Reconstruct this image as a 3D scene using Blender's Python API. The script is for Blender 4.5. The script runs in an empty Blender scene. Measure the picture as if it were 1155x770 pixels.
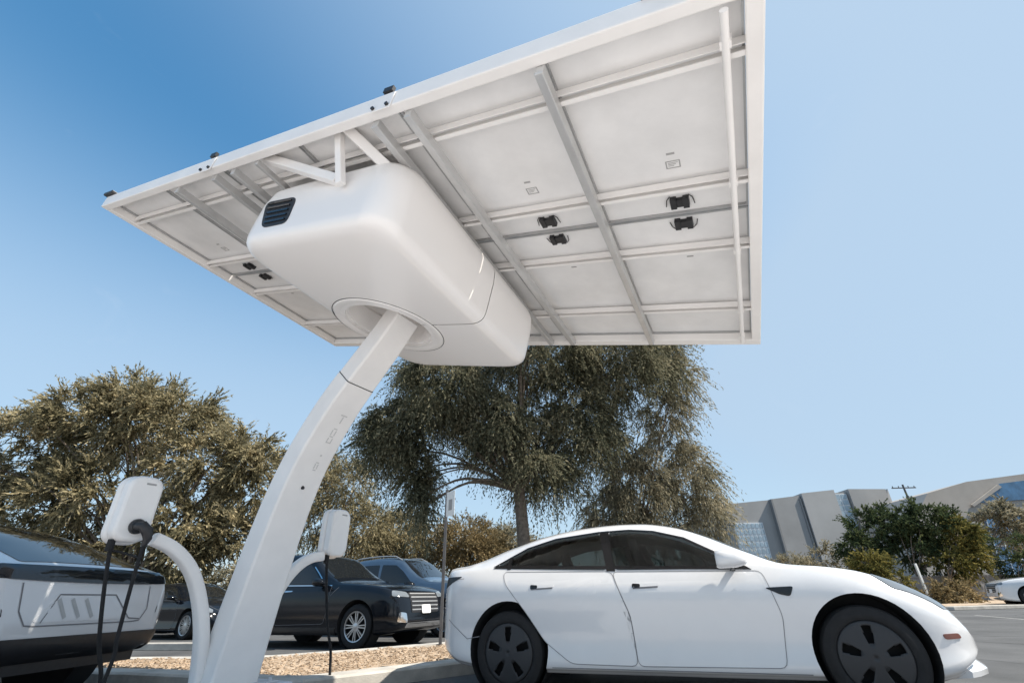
import bpy, bmesh, math, random
import numpy as np
from mathutils import Vector, Matrix
from mathutils.bvhtree import BVHTree

random.seed(7)
RNG = np.random.default_rng(11)
R_ = math.radians
scene = bpy.context.scene
COL = scene.collection

# ------------------------------------------------------------------ camera
FPX, PITCH, ROLL, CAMH = 520.0, R_(29.2), R_(-1.4), 0.76
_f = Vector((0, math.cos(PITCH), math.sin(PITCH)))
_u = Vector((0, -math.sin(PITCH), math.cos(PITCH)))
_x = Vector((1, 0, 0))
XR = math.cos(ROLL) * _x + math.sin(ROLL) * _u
UR = -math.sin(ROLL) * _x + math.cos(ROLL) * _u
EYE = Vector((0, 0, CAMH))
cam_d = bpy.data.cameras.new('camera')
cam = bpy.data.objects.new('camera', cam_d)
COL.objects.link(cam)
cam.matrix_world = Matrix(((XR.x, UR.x, -_f.x, EYE.x), (XR.y, UR.y, -_f.y, EYE.y), (XR.z, UR.z, -_f.z, EYE.z), (0, 0, 0, 1)))
cam_d.sensor_width = 36.0
cam_d.lens = FPX / 1155 * 36
cam_d.clip_start = 0.05
cam_d.clip_end = 5000
scene.camera = cam


def at(px, py, Y):
    """a surveyed point: photo pixel -> the world point on that line of sight at world depth Y"""
    d = XR * ((px - 577.5) / FPX) - UR * ((py - 385) / FPX) + _f
    return EYE + d * (Y / d.y)


def atz(px, py, z):
    d = XR * ((px - 577.5) / FPX) - UR * ((py - 385) / FPX) + _f
    return EYE + d * ((z - CAMH) / d.z)


# ------------------------------------------------------------------ light
SUN_AZ, SUN_EL = R_(105), R_(51)
W = bpy.data.worlds.new('World')
scene.world = W
W.use_nodes = True
nt = W.node_tree
nt.nodes.clear()
wo = nt.nodes.new('ShaderNodeOutputWorld')
bg = nt.nodes.new('ShaderNodeBackground')
sky = nt.nodes.new('ShaderNodeTexSky')
sky.sky_type = 'NISHITA'
sky.sun_disc = False
sky.sun_elevation = SUN_EL
sky.sun_rotation = SUN_AZ
sky.air_density = 1.15
sky.dust_density = 0.6
sky.ozone_density = 0.7
bg.inputs['Strength'].default_value = 0.138
# thin cirrus: a stretched noise over the sky's direction, above the horizon
tc = nt.nodes.new('ShaderNodeTexCoord')
mp = nt.nodes.new('ShaderNodeMapping')
mp.inputs['Rotation'].default_value = (0.3, 0.5, 0.6)
mp.inputs['Scale'].default_value = (5.0, 1.6, 7.0)
nz = nt.nodes.new('ShaderNodeTexNoise')
nz.inputs['Scale'].default_value = 1.3
nz.inputs['Detail'].default_value = 7
nz.inputs['Roughness'].default_value = 0.62
nz.inputs['Distortion'].default_value = 0.8
rp = nt.nodes.new('ShaderNodeValToRGB')
rp.color_ramp.elements[0].position = 0.64
rp.color_ramp.elements[1].position = 0.88
rp.color_ramp.elements[1].color = (0.16, 0.16, 0.16, 1)
mx = nt.nodes.new('ShaderNodeMix')
mx.data_type = 'RGBA'
mx.inputs['B'].default_value = (3.6, 4.0, 4.6, 1)
L = nt.links.new
L(tc.outputs['Generated'], mp.inputs['Vector'])
L(mp.outputs['Vector'], nz.inputs['Vector'])
L(nz.outputs['Fac'], rp.inputs['Fac'])
L(rp.outputs['Color'], mx.inputs['Factor'])
hs = nt.nodes.new('ShaderNodeHueSaturation')
hs.inputs['Hue'].default_value = 0.488
hs.inputs['Saturation'].default_value = 1.36
L(sky.outputs['Color'], hs.inputs['Color'])
# pale air: thicker towards the horizon and towards the sun
sx = nt.nodes.new('ShaderNodeSeparateXYZ')
L(tc.outputs['Generated'], sx.inputs[0])
m1 = nt.nodes.new('ShaderNodeMapRange')
m1.interpolation_type = 'SMOOTHSTEP'
for k_, v_ in (('From Min', 0.28), ('From Max', 0.74), ('To Min', 0.80), ('To Max', 0.05)):
    m1.inputs[k_].default_value = v_
L(sx.outputs['Z'], m1.inputs['Value'])
dp = nt.nodes.new('ShaderNodeVectorMath')
dp.operation = 'DOT_PRODUCT'
dp.inputs[1].default_value = (math.sin(SUN_AZ) * math.cos(SUN_EL), math.cos(SUN_AZ) * math.cos(SUN_EL), math.sin(SUN_EL))
L(tc.outputs['Generated'], dp.inputs[0])
m2 = nt.nodes.new('ShaderNodeMapRange')
m2.interpolation_type = 'SMOOTHSTEP'
for k_, v_ in (('From Min', 0.15), ('From Max', 0.95), ('To Min', 0.0), ('To Max', 0.92)):
    m2.inputs[k_].default_value = v_
L(dp.outputs['Value'], m2.inputs['Value'])
ad = nt.nodes.new('ShaderNodeMath')
ad.operation = 'ADD'
L(m1.outputs['Result'], ad.inputs[0])
L(m2.outputs['Result'], ad.inputs[1])
mn = nt.nodes.new('ShaderNodeMath')
mn.operation = 'MINIMUM'
mn.inputs[1].default_value = 0.93
L(ad.outputs[0], mn.inputs[0])
hz = nt.nodes.new('ShaderNodeMix')
hz.data_type = 'RGBA'
hz.inputs['B'].default_value = (2.48, 3.24, 4.10, 1)
L(mn.outputs[0], hz.inputs['Factor'])
L(hs.outputs['Color'], hz.inputs['A'])
L(hz.outputs['Result'], mx.inputs['A'])
L(mx.outputs['Result'], bg.inputs['Color'])
L(bg.outputs['Background'], wo.inputs['Surface'])

sd = bpy.data.lights.new('sun', 'SUN')
sd.energy = 5.0
sd.angle = R_(0.53)
sd.color = (1.0, 0.935, 0.83)
sun = bpy.data.objects.new('sun', sd)
COL.objects.link(sun)
sdir = Vector((math.sin(SUN_AZ) * math.cos(SUN_EL), math.cos(SUN_AZ) * math.cos(SUN_EL), math.sin(SUN_EL)))
sun.rotation_euler = sdir.to_track_quat('Z', 'Y').to_euler()
sun.location = sdir * 50

scene.view_settings.view_transform = 'Standard'
scene.view_settings.look = 'None'
scene.view_settings.exposure = 0.58
scene.view_settings.gamma = 1.0
scene.view_settings.use_curve_mapping = False


# ------------------------------------------------------------------ materials
def mat(name, col, rough=0.5, metal=0.0, var=0.0, scale=6.0, bump=0.0, bscale=60.0, coat=0.0, spec=0.5, col2=None, rvar=0.0, detail=6.0):
    m = bpy.data.materials.new(name)
    m.use_nodes = True
    n = m.node_tree
    b = n.nodes['Principled BSDF']
    b.inputs['Base Color'].default_value = (*col, 1)
    b.inputs['Roughness'].default_value = rough
    b.inputs['Metallic'].default_value = metal
    b.inputs['Specular IOR Level'].default_value = spec
    if coat:
        b.inputs['Coat Weight'].default_value = coat
        b.inputs['Coat Roughness'].default_value = 0.03
    tcn = n.nodes.new('ShaderNodeTexCoord')
    if var or col2 or rvar:
        t = n.nodes.new('ShaderNodeTexNoise')
        t.inputs['Scale'].default_value = scale
        t.inputs['Detail'].default_value = detail
        t.inputs['Roughness'].default_value = 0.6
        n.links.new(tcn.outputs['Object'], t.inputs['Vector'])
        if var or col2:
            r = n.nodes.new('ShaderNodeValToRGB')
            c2 = col2 or tuple(min(1, c * (1 + var)) for c in col)
            c1 = col if col2 else tuple(c * (1 - var) for c in col)
            r.color_ramp.elements[0].position = 0.32
            r.color_ramp.elements[1].position = 0.68
            r.color_ramp.elements[0].color = (*c1, 1)
            r.color_ramp.elements[1].color = (*c2, 1)
            n.links.new(t.outputs['Fac'], r.inputs['Fac'])
            n.links.new(r.outputs['Color'], b.inputs['Base Color'])
        if rvar:
            mr = n.nodes.new('ShaderNodeMapRange')
            mr.inputs['To Min'].default_value = max(0.02, rough - rvar)
            mr.inputs['To Max'].default_value = rough + rvar
            n.links.new(t.outputs['Fac'], mr.inputs['Value'])
            n.links.new(mr.outputs['Result'], b.inputs['Roughness'])
    if bump:
        t2 = n.nodes.new('ShaderNodeTexNoise')
        t2.inputs['Scale'].default_value = bscale
        t2.inputs['Detail'].default_value = 4
        bp = n.nodes.new('ShaderNodeBump')
        bp.inputs['Strength'].default_value = bump
        bp.inputs['Distance'].default_value = 0.01
        n.links.new(tcn.outputs['Object'], t2.inputs['Vector'])
        n.links.new(t2.outputs['Fac'], bp.inputs['Height'])
        n.links.new(bp.outputs['Normal'], b.inputs['Normal'])
    return m


def glass_mat(name, tint, rough=0.02):
    m = bpy.data.materials.new(name)
    m.use_nodes = True
    n = m.node_tree
    n.nodes.remove(n.nodes['Principled BSDF'])
    out = n.nodes['Material Output']
    tr = n.nodes.new('ShaderNodeBsdfTransparent')
    tr.inputs['Color'].default_value = (*tint, 1)
    gl = n.nodes.new('ShaderNodeBsdfGlossy')
    gl.inputs['Roughness'].default_value = rough
    fr = n.nodes.new('ShaderNodeFresnel')
    fr.inputs['IOR'].default_value = 1.5
    ms = n.nodes.new('ShaderNodeMixShader')
    n.links.new(fr.outputs['Fac'], ms.inputs['Fac'])
    n.links.new(tr.outputs[0], ms.inputs[1])
    n.links.new(gl.outputs[0], ms.inputs[2])
    n.links.new(ms.outputs[0], out.inputs['Surface'])
    return m


def leaf_mat(name, cols, transl=0.3):
    """each leaf gets its own tone from a ramp (random per island), clumps shift it by a slow noise"""
    m = bpy.data.materials.new(name)
    m.use_nodes = True
    n = m.node_tree
    n.nodes.remove(n.nodes['Principled BSDF'])
    out = n.nodes['Material Output']
    g = n.nodes.new('ShaderNodeNewGeometry')
    tcn = n.nodes.new('ShaderNodeTexCoord')
    t = n.nodes.new('ShaderNodeTexNoise')
    t.inputs['Scale'].default_value = 0.9
    t.inputs['Detail'].default_value = 3
    n.links.new(tcn.outputs['Object'], t.inputs['Vector'])
    ma = n.nodes.new('ShaderNodeMath')
    ma.operation = 'MULTIPLY_ADD'
    n.links.new(g.outputs['Random Per Island'], ma.inputs[0])
    ma.inputs[1].default_value = 0.55
    n.links.new(t.outputs['Fac'], ma.inputs[2])
    m2 = n.nodes.new('ShaderNodeMath')
    m2.operation = 'SUBTRACT'
    n.links.new(ma.outputs[0], m2.inputs[0])
    m2.inputs[1].default_value = 0.28
    r = n.nodes.new('ShaderNodeValToRGB')
    els = r.color_ramp.elements
    els[0].position, els[0].color = 0.1, (*cols[0], 1)
    els[1].position, els[1].color = 0.95, (*cols[-1], 1)
    for i, c in enumerate(cols[1:-1]):
        e = els.new(0.1 + 0.85 * (i + 1) / (len(cols) - 1))
        e.color = (*c, 1)
    n.links.new(m2.outputs[0], r.inputs['Fac'])
    df = n.nodes.new('ShaderNodeBsdfDiffuse')
    tl = n.nodes.new('ShaderNodeBsdfTranslucent')
    ms = n.nodes.new('ShaderNodeMixShader')
    ms.inputs['Fac'].default_value = transl
    n.links.new(r.outputs['Color'], df.inputs['Color'])
    n.links.new(r.outputs['Color'], tl.inputs['Color'])
    n.links.new(df.outputs[0], ms.inputs[1])
    n.links.new(tl.outputs[0], ms.inputs[2])
    n.links.new(ms.outputs[0], out.inputs['Surface'])
    return m


M = {}
M['steel'] = mat('white_coated_steel', (0.86, 0.83, 0.80), 0.42, var=0.04, scale=3.0, rvar=0.08)
M['pod'] = mat('white_gloss_shell', (0.89, 0.855, 0.825), 0.3, coat=0.2)
M['sheet'] = mat('white_backsheet', (0.79, 0.775, 0.76), 0.36, var=0.07, scale=2.5, rvar=0.1, bump=0.12, bscale=2.2)
M['alu'] = mat('aluminium', (0.45, 0.45, 0.45), 0.4, metal=0.6, var=0.08)
M['cell'] = mat('solar_cell', (0.01, 0.015, 0.04), 0.1, var=0.2, scale=12)
M['black'] = mat('black_plastic', (0.018, 0.018, 0.02), 0.45, var=0.2, scale=20)
M['rubber'] = mat('black_rubber', (0.012, 0.012, 0.013), 0.85, var=0.25, scale=14, bump=0.1, bscale=90)
M['cavity'] = mat('wheel_well_black', (0.012, 0.012, 0.013), 0.9)
M['grey'] = mat('grey_print', (0.36, 0.35, 0.34), 0.6)
M['faint'] = mat('worn_print', (0.60, 0.58, 0.56), 0.6)
M['rail'] = mat('satin_rail', (0.56, 0.555, 0.545), 0.33, metal=0.45, var=0.08, scale=5)
M['glassblack'] = mat('dark_glass', (0.012, 0.015, 0.02), 0.04, spec=0.6)
M['carglass'] = mat('car_glass_dark', (0.012, 0.014, 0.016), 0.03, spec=0.6)
M['tint'] = glass_mat('tinted_glass', (0.50, 0.53, 0.52))
M['white'] = mat('white_car_paint', (0.66, 0.66, 0.67), 0.22, var=0.015, scale=3, coat=0.9)
M['blackpaint'] = mat('black_car_paint', (0.006, 0.008, 0.012), 0.1, var=0.15, scale=3, spec=0.4)
M['bluepaint'] = mat('grey_blue_car_paint', (0.06, 0.095, 0.145), 0.3, metal=0.3, var=0.1, coat=1.0)
M['silver'] = mat('silver_car_paint', (0.5, 0.51, 0.52), 0.3, metal=0.5, var=0.06, coat=1.0)
M['trim'] = mat('black_trim', (0.007, 0.007, 0.008), 0.2)
M['gap'] = mat('panel_gap', (0.20, 0.20, 0.21), 0.8)
M['cover'] = mat('grey_wheel_cover', (0.02, 0.021, 0.024), 0.5, var=0.1, scale=9)
M['alloy'] = mat('alloy_rim', (0.55, 0.55, 0.56), 0.3, metal=0.9)
M['chrome'] = mat('chrome', (0.75, 0.75, 0.76), 0.12, metal=1.0)
M['lamp'] = mat('headlamp_lens', (0.16, 0.18, 0.20), 0.06, spec=0.7, var=0.15, scale=5)
M['red'] = mat('red_lens', (0.35, 0.03, 0.03), 0.15)
M['amber'] = mat('amber_lens', (0.17, 0.06, 0.045), 0.2)
M['plate'] = mat('number_plate', (0.75, 0.75, 0.74), 0.5)
M['interior'] = mat('cabin_dark', (0.17, 0.17, 0.172), 0.8, var=0.2)
M['seat'] = mat('seat_white', (0.55, 0.55, 0.54), 0.6, var=0.05)
M['bark'] = mat('bark', (0.17, 0.135, 0.105), 0.95, var=0.4, scale=9, bump=0.6, bscale=25)
M['concrete'] = mat('kerb_concrete', (0.46, 0.43, 0.385), 0.9, var=0.22, scale=3.5, bump=0.35, bscale=60, detail=10)
M['padpaint'] = mat('grey_pad', (0.60, 0.62, 0.65), 0.6, var=0.12, scale=4)
M['mulch'] = mat('tan_mulch', (0.31, 0.225, 0.15), 1.0, col2=(0.56, 0.44, 0.325), scale=9, bump=1.0, bscale=40, detail=12)
M['asphalt'] = mat('asphalt', (0.066, 0.066, 0.067), 0.9, col2=(0.112, 0.112, 0.113), scale=0.8, bump=0.5, bscale=140, detail=14)
def wear(m):
    n = m.node_tree
    b_ = n.nodes['Principled BSDF']
    src = b_.inputs['Base Color'].links[0].from_socket
    tcn = n.nodes.new('ShaderNodeTexCoord')
    ds = n.nodes.new('ShaderNodeTexNoise')
    ds.inputs['Scale'].default_value = 1.1
    ds.inputs['Detail'].default_value = 5
    vm = n.nodes.new('ShaderNodeMix')
    vm.data_type = 'VECTOR'
    vm.inputs['Factor'].default_value = .35
    n.links.new(tcn.outputs['Object'], ds.inputs['Vector'])
    n.links.new(tcn.outputs['Object'], vm.inputs['A'])
    n.links.new(ds.outputs['Color'], vm.inputs['B'])
    vo = n.nodes.new('ShaderNodeTexVoronoi')
    vo.feature = 'DISTANCE_TO_EDGE'
    vo.inputs['Scale'].default_value = .45
    n.links.new(vm.outputs['Result'], vo.inputs['Vector'])
    r1 = n.nodes.new('ShaderNodeValToRGB')
    r1.color_ramp.elements[0].position, r1.color_ramp.elements[0].color = .0, (.45, .45, .45, 1)
    r1.color_ramp.elements[1].position, r1.color_ramp.elements[1].color = .012, (1, 1, 1, 1)
    n.links.new(vo.outputs['Distance'], r1.inputs['Fac'])
    st = n.nodes.new('ShaderNodeTexNoise')
    st.inputs['Scale'].default_value = .55
    st.inputs['Detail'].default_value = 8
    n.links.new(tcn.outputs['Object'], st.inputs['Vector'])
    r2 = n.nodes.new('ShaderNodeValToRGB')
    r2.color_ramp.elements[0].position, r2.color_ramp.elements[0].color = .33, (.72, .72, .72, 1)
    r2.color_ramp.elements[1].position, r2.color_ramp.elements[1].color = .47, (1, 1, 1, 1)
    n.links.new(st.outputs['Fac'], r2.inputs['Fac'])
    for r_ in (r1, r2):
        mm = n.nodes.new('ShaderNodeMix')
        mm.data_type = 'RGBA'
        mm.blend_type = 'MULTIPLY'
        mm.inputs['Factor'].default_value = 1
        n.links.new(src, mm.inputs['A'])
        n.links.new(r_.outputs['Color'], mm.inputs['B'])
        src = mm.outputs['Result']
    n.links.new(src, b_.inputs['Base Color'])


wear(M['asphalt'])
M['signw'] = mat('sign_white', (0.82, 0.82, 0.80), 0.4)
M['galv'] = mat('galvanised_post', (0.10, 0.10, 0.105), 0.6, metal=0.3, var=0.2)
M['bconc'] = mat('building_concrete', (0.31, 0.305, 0.30), 0.9, var=0.12, scale=0.15, bump=0.2, bscale=3)
M['bconc2'] = mat('building_concrete_pale', (0.38, 0.373, 0.365), 0.9, var=0.08, scale=0.2)
M['bdark'] = mat('building_joint', (0.22, 0.22, 0.22), 0.9)
M['btan'] = mat('tan_metal_roof', (0.33, 0.30, 0.27), 0.6, var=0.1, scale=0.3)
M['bglass'] = mat('blue_glazing', (0.05, 0.13, 0.24), 0.08, spec=0.8, var=0.35, scale=0.8)
M['mull'] = mat('pale_mullion', (0.62, 0.64, 0.66), 0.6)
M['wallgrey'] = mat('grey_garden_wall', (0.22, 0.22, 0.225), 0.95, var=0.2, scale=2, bump=0.3, bscale=20)


# ------------------------------------------------------------------ helpers
class MB:
    def __init__(s):
        s.v, s.f, s.m = [], [], []

    def add(s, vs, fs, mi=0):
        o = len(s.v)
        s.v += [tuple(v) for v in vs]
        s.f += [tuple(i + o for i in f) for f in fs]
        s.m += [mi] * len(fs)

    def box(s, c, a, b, d, mi=0):
        """centre and three half-axis vectors"""
        c, a, b, d = map(Vector, (c, a, b, d))
        vs = [c + a * i + b * j + d * k for i in (-1, 1) for j in (-1, 1) for k in (-1, 1)]
        fs = [(0, 1, 3, 2), (4, 6, 7, 5), (0, 4, 5, 1), (2, 3, 7, 6), (0, 2, 6, 4), (1, 5, 7, 3)]
        s.add(vs, fs, mi)

    def abox(s, x0, x1, y0, y1, z0, z1, mi=0):
        s.box(((x0 + x1) / 2, (y0 + y1) / 2, (z0 + z1) / 2), ((x1 - x0) / 2, 0, 0), (0, (y1 - y0) / 2, 0), (0, 0, (z1 - z0) / 2), mi)

    def tube(s, pts, rad, n=8, mi=0, cap=True):
        pts = [Vector(p) for p in pts]
        if not isinstance(rad, (list, tuple)):
            rad = [rad] * len(pts)
        vs, fs = [], []
        up = Vector((0, 0, 1))
        prev = None
        for i, p in enumerate(pts):
            t = (pts[min(i + 1, len(pts) - 1)] - pts[max(i - 1, 0)]).normalized()
            a = prev - t * prev.dot(t) if prev is not None else t.cross(up if abs(t.z) < 0.95 else Vector((1, 0, 0)))
            a.normalize()
            prev = a
            b = t.cross(a)
            for k in range(n):
                q = 2 * math.pi * k / n
                vs.append(p + (a * math.cos(q) + b * math.sin(q)) * rad[i])
        for i in range(len(pts) - 1):
            for k in range(n):
                fs.append((i * n + k, i * n + (k + 1) % n, (i + 1) * n + (k + 1) % n, (i + 1) * n + k))
        if cap:
            fs.append(tuple(reversed(range(n))))
            fs.append(tuple((len(pts) - 1) * n + k for k in range(n)))
        s.add(vs, fs, mi)

    def lathe(s, prof, c, ax, n=32, mi=0, closed=False):
        """prof: (radius, along axis)"""
        c, ax = Vector(c), Vector(ax).normalized()
        a = ax.cross(Vector((0, 0, 1)) if abs(ax.z) < 0.9 else Vector((1, 0, 0))).normalized()
        b = ax.cross(a)
        vs, fs = [], []
        for r, h in prof:
            for k in range(n):
                q = 2 * math.pi * k / n
                vs.append(c + ax * h + (a * math.cos(q) + b * math.sin(q)) * r)
        P = len(prof)
        for i in range(P if closed else P - 1):
            j = (i + 1) % P
            for k in range(n):
                fs.append((i * n + k, i * n + (k + 1) % n, j * n + (k + 1) % n, j * n + k))
        s.add(vs, fs, mi)

    def disc(s, p, q, r, n=48):
        s.tube([p, q], r, n)

    def loft(s, rings, mi=0, cap=True):
        n = len(rings[0])
        vs = [p for r in rings for p in r]
        fs = []
        for i in range(len(rings) - 1):
            for k in range(n):
                fs.append((i * n + k, i * n + (k + 1) % n, (i + 1) * n + (k + 1) % n, (i + 1) * n + k))
        if cap:
            fs.append(tuple(reversed(range(n))))
            fs.append(tuple((len(rings) - 1) * n + k for k in range(n)))
        s.add(vs, fs, mi)

    def prism(s, poly, d, mi=0):
        poly = [Vector(p) for p in poly]
        d = Vector(d)
        n = len(poly)
        fs = [tuple(range(n)), tuple(reversed(range(n, 2 * n)))]
        fs += [(i, i + n, (i + 1) % n + n, (i + 1) % n) for i in range(n)]
        s.add(poly + [p + d for p in poly], fs, mi)

    def build(s, name, mats, parent=None, smooth=0, bevel=0, org=None):
        me = bpy.data.meshes.new(name)
        v = s.v
        if org is not None:
            o = Vector(org)
            v = [tuple(Vector(p) - o) for p in v]
        me.from_pydata(v, [], s.f)
        return finish(me, name, mats, parent, smooth, bevel, s.m)


def finish(me, name, mats, parent=None, smooth=0, bevel=0, mi=None, recalc=True):
    if not isinstance(mats, (list, tuple)):
        mats = [mats]
    for m in mats:
        me.materials.append(m)
    if mi is not None and len(mats) > 1:
        me.polygons.foreach_set('material_index', mi)
    if recalc:
        bm = bmesh.new()
        bm.from_mesh(me)
        bmesh.ops.recalc_face_normals(bm, faces=bm.faces)
        bm.to_mesh(me)
        bm.free()
    ob = bpy.data.objects.new(name, me)
    COL.objects.link(ob)
    if parent is not None:
        ob.parent = parent
    if smooth:
        me.polygons.foreach_set('use_smooth', [True] * len(me.polygons))
        me.set_sharp_from_angle(angle=R_(smooth))
    if bevel:
        bv = ob.modifiers.new('edge', 'BEVEL')
        bv.width = bevel
        bv.segments = 2
        bv.limit_method = 'ANGLE'
        bv.angle_limit = R_(40)
    return ob


def weighted(ob):
    md = ob.modifiers.new('normals', 'WEIGHTED_NORMAL')
    md.keep_sharp = True
    md.weight = 80
    return ob


def tag(o, label=None, cat=None, group=None, kind=None):
    if label:
        o['label'] = label
    if cat:
        o['category'] = cat
    if group:
        o['group'] = group
    if kind:
        o['kind'] = kind
    return o


def thing(name, loc, label, cat, group=None, rz=0.0):
    o = bpy.data.objects.new(name, None)
    o.empty_display_size = 0.2
    COL.objects.link(o)
    o.location = loc
    o.rotation_euler = (0, 0, rz)
    return tag(o, label, cat, group)


def baked(ob):
    """apply an object's modifiers"""
    bpy.context.view_layer.update()
    dg = bpy.context.evaluated_depsgraph_get()
    me = bpy.data.meshes.new_from_object(ob.evaluated_get(dg))
    old = ob.data
    ob.modifiers.clear()
    ob.data = me
    bpy.data.meshes.remove(old)


def cut(ob, cutter_mb, mats):
    c = cutter_mb.build('cutter', mats, ob.parent)
    md = ob.modifiers.new('cut', 'BOOLEAN')
    md.operation = 'DIFFERENCE'
    md.object = c
    md.solver = 'MANIFOLD'
    md.material_mode = 'TRANSFER'
    baked(ob)
    me = c.data
    bpy.data.objects.remove(c)
    bpy.data.meshes.remove(me)


def cr(pts, n):
    """Catmull-Rom through 2D/3D points, n samples per span"""
    pts = [Vector(p) for p in pts]
    out = []
    for i in range(len(pts) - 1):
        p0, p1, p2, p3 = pts[max(i - 1, 0)], pts[i], pts[i + 1], pts[min(i + 2, len(pts) - 1)]
        for k in range(n):
            t = k / n
            out.append(0.5 * ((2 * p1) + (p2 - p0) * t + (2 * p0 - 5 * p1 + 4 * p2 - p3) * t * t + (3 * p1 - p0 - 3 * p2 + p3) * t ** 3))
    out.append(pts[-1])
    return out


def curve(tab):
    """monotone cubic through (x, value) points"""
    x = [t[0] for t in tab]
    y = [t[1] for t in tab]
    n = len(x)
    d = [(y[i + 1] - y[i]) / (x[i + 1] - x[i]) for i in range(n - 1)]
    m = [d[0]] + [0 if d[i - 1] * d[i] <= 0 else 2 * d[i - 1] * d[i] / (d[i - 1] + d[i]) for i in range(1, n - 1)] + [d[-1]]

    def f(q):
        if q <= x[0]:
            return y[0]
        if q >= x[-1]:
            return y[-1]
        i = max(k for k in range(n - 1) if x[k] <= q)
        h = x[i + 1] - x[i]
        t = (q - x[i]) / h
        return ((2 * t ** 3 - 3 * t * t + 1) * y[i] + (t ** 3 - 2 * t * t + t) * h * m[i] + (-2 * t ** 3 + 3 * t * t) * y[i + 1] + (t ** 3 - t * t) * h * m[i + 1])
    return f


# ================================================================== GROUND
g = MB()
g.add([(-700, -300, 0), (700, -300, 0), (700, 900, 0), (-700, 900, 0)], [(0, 1, 2, 3)])
tag(g.build('parking_lot', M['asphalt']), 'grey asphalt of the car park', kind='structure')

g = MB()  # pale ground added out of view to bounce sunlight onto the canopy underside
for i in range(-8, 9):
    for j in range(-10, 1):
        x0, y0 = i * 4.5, j * 4.0 - 1.3
        if -9 < x0 < 9 or True:
            g.add([(x0 + .012, y0 + .012, .004), (x0 + 4.488, y0 + .012, .004), (x0 + 4.488, y0 + 3.988, .004), (x0 + .012, y0 + 3.988, .004)], [(0, 1, 2, 3)])
M['apron'] = mat('bounce_apron_pale', (0.56, 0.535, 0.53), 0.9, var=0.1, scale=.7, bump=0.3, bscale=70, detail=10)
tag(g.build('bounce_apron', M['apron']), 'added unseen pale apron that bounces light up to the canopy', kind='structure')

NEAR = [(-11, 8.0), (-8.5, 7.3), (-6, 6.75), (-4.4, 6.3), (-3.3, 5.85), (-2.6, 5.45), (-2.07, 5.40), (-0.58, 6.68), (0.41, 7.5), (3.0, 9.8), (7.0, 13.2)]
FAR = [(7.0, 16.2), (3.0, 13.0), (0.26, 11.05), (-0.91, 10.04), (-2.58, 8.65), (-3.6, 8.0), (-4.8, 8.1), (-6.5, 8.4), (-8.2, 8.8), (-11, 9.4)]


def inset(poly, d):
    out = []
    n = len(poly)
    for i in range(n):
        p0, p1, p2 = Vector(poly[i - 1]), Vector(poly[i]), Vector(poly[(i + 1) % n])
        t = ((p1 - p0).normalized() + (p2 - p1).normalized()).normalized()
        out.append(tuple(p1 + Vector((-t.y, t.x)) * d))
    return out


OUT = NEAR + FAR
g = MB()
n = len(OUT)
INN = inset(OUT, 0.33)
lip = inset(OUT, 0.025)
vs = [(x, y, 0) for x, y in OUT] + [(x, y, 0.115) for x, y in OUT] + [(x, y, 0.135) for x, y in lip] + [(x, y, 0.135) for x, y in INN] + [(x, y, 0.02) for x, y in INN]
fs = []
for k in range(4):
    fs += [(k * n + i, k * n + (i + 1) % n, (k + 1) * n + (i + 1) % n, (k + 1) * n + i) for i in range(n)]
g.add(vs, fs)
tag(g.build('median_kerb', M['concrete']), 'pale concrete kerb round the planted median', kind='structure')
# mulch: a gently uneven bed inside the kerb
bm = bmesh.new()
INm = inset(OUT, 0.325)
bm.faces.new([bm.verts.new((x, y, 0.1)) for x, y in INm])
bmesh.ops.triangulate(bm, faces=bm.faces)
for ax in (0, 1):
    for q in np.arange(-11, 17, 0.22):
        co = [0, 0, 0]
        co[ax] = q
        no = [0, 0, 0]
        no[ax] = 1
        bmesh.ops.bisect_plane(bm, geom=bm.verts[:] + bm.edges[:] + bm.faces[:], plane_co=co, plane_no=no)
for v in bm.verts:
    v.co.z = 0.112 + 0.02 * math.sin(v.co.x * 3.1 + v.co.y) * math.sin(v.co.y * 2.3) + random.uniform(-0.008, 0.012)
me = bpy.data.meshes.new('median_mulch')
bm.to_mesh(me)
bm.free()
tag(finish(me, 'median_mulch', M['mulch'], smooth=60), 'tan mulch bed of the median', kind='structure')
# loose chips on the mulch
ch = MB()
def inside(p, poly):
    r = False
    for i in range(len(poly)):
        (xa, ya), (xb, yb) = poly[i - 1], poly[i]
        if (ya > p[1]) != (yb > p[1]) and p[0] < (xb - xa) * (p[1] - ya) / (yb - ya) + xa:
            r = not r
    return r


INc = inset(OUT, 0.36)
made = 0
while made < 7000:
    p = (random.uniform(-8, 2.5), random.uniform(5.4, 13))
    if not inside(p, INc):
        continue
    made += 1
    s = random.uniform(0.006, 0.026)
    q = random.uniform(0, 6.3)
    ch.box((p[0], p[1], 0.128 + 0.02 * math.sin(p[0] * 3.1 + p[1]) * math.sin(p[1] * 2.3) + random.uniform(-.006, .012)), (s * math.cos(q), s * math.sin(q), s * random.uniform(-.3, .3)), (-s * .4 * math.sin(q), s * .4 * math.cos(q), 0), (0, 0, s * .25))
tag(ch.build('mulch_chips', M['mulch']), 'scattered wood chips on the median bed', kind='stuff')
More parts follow.
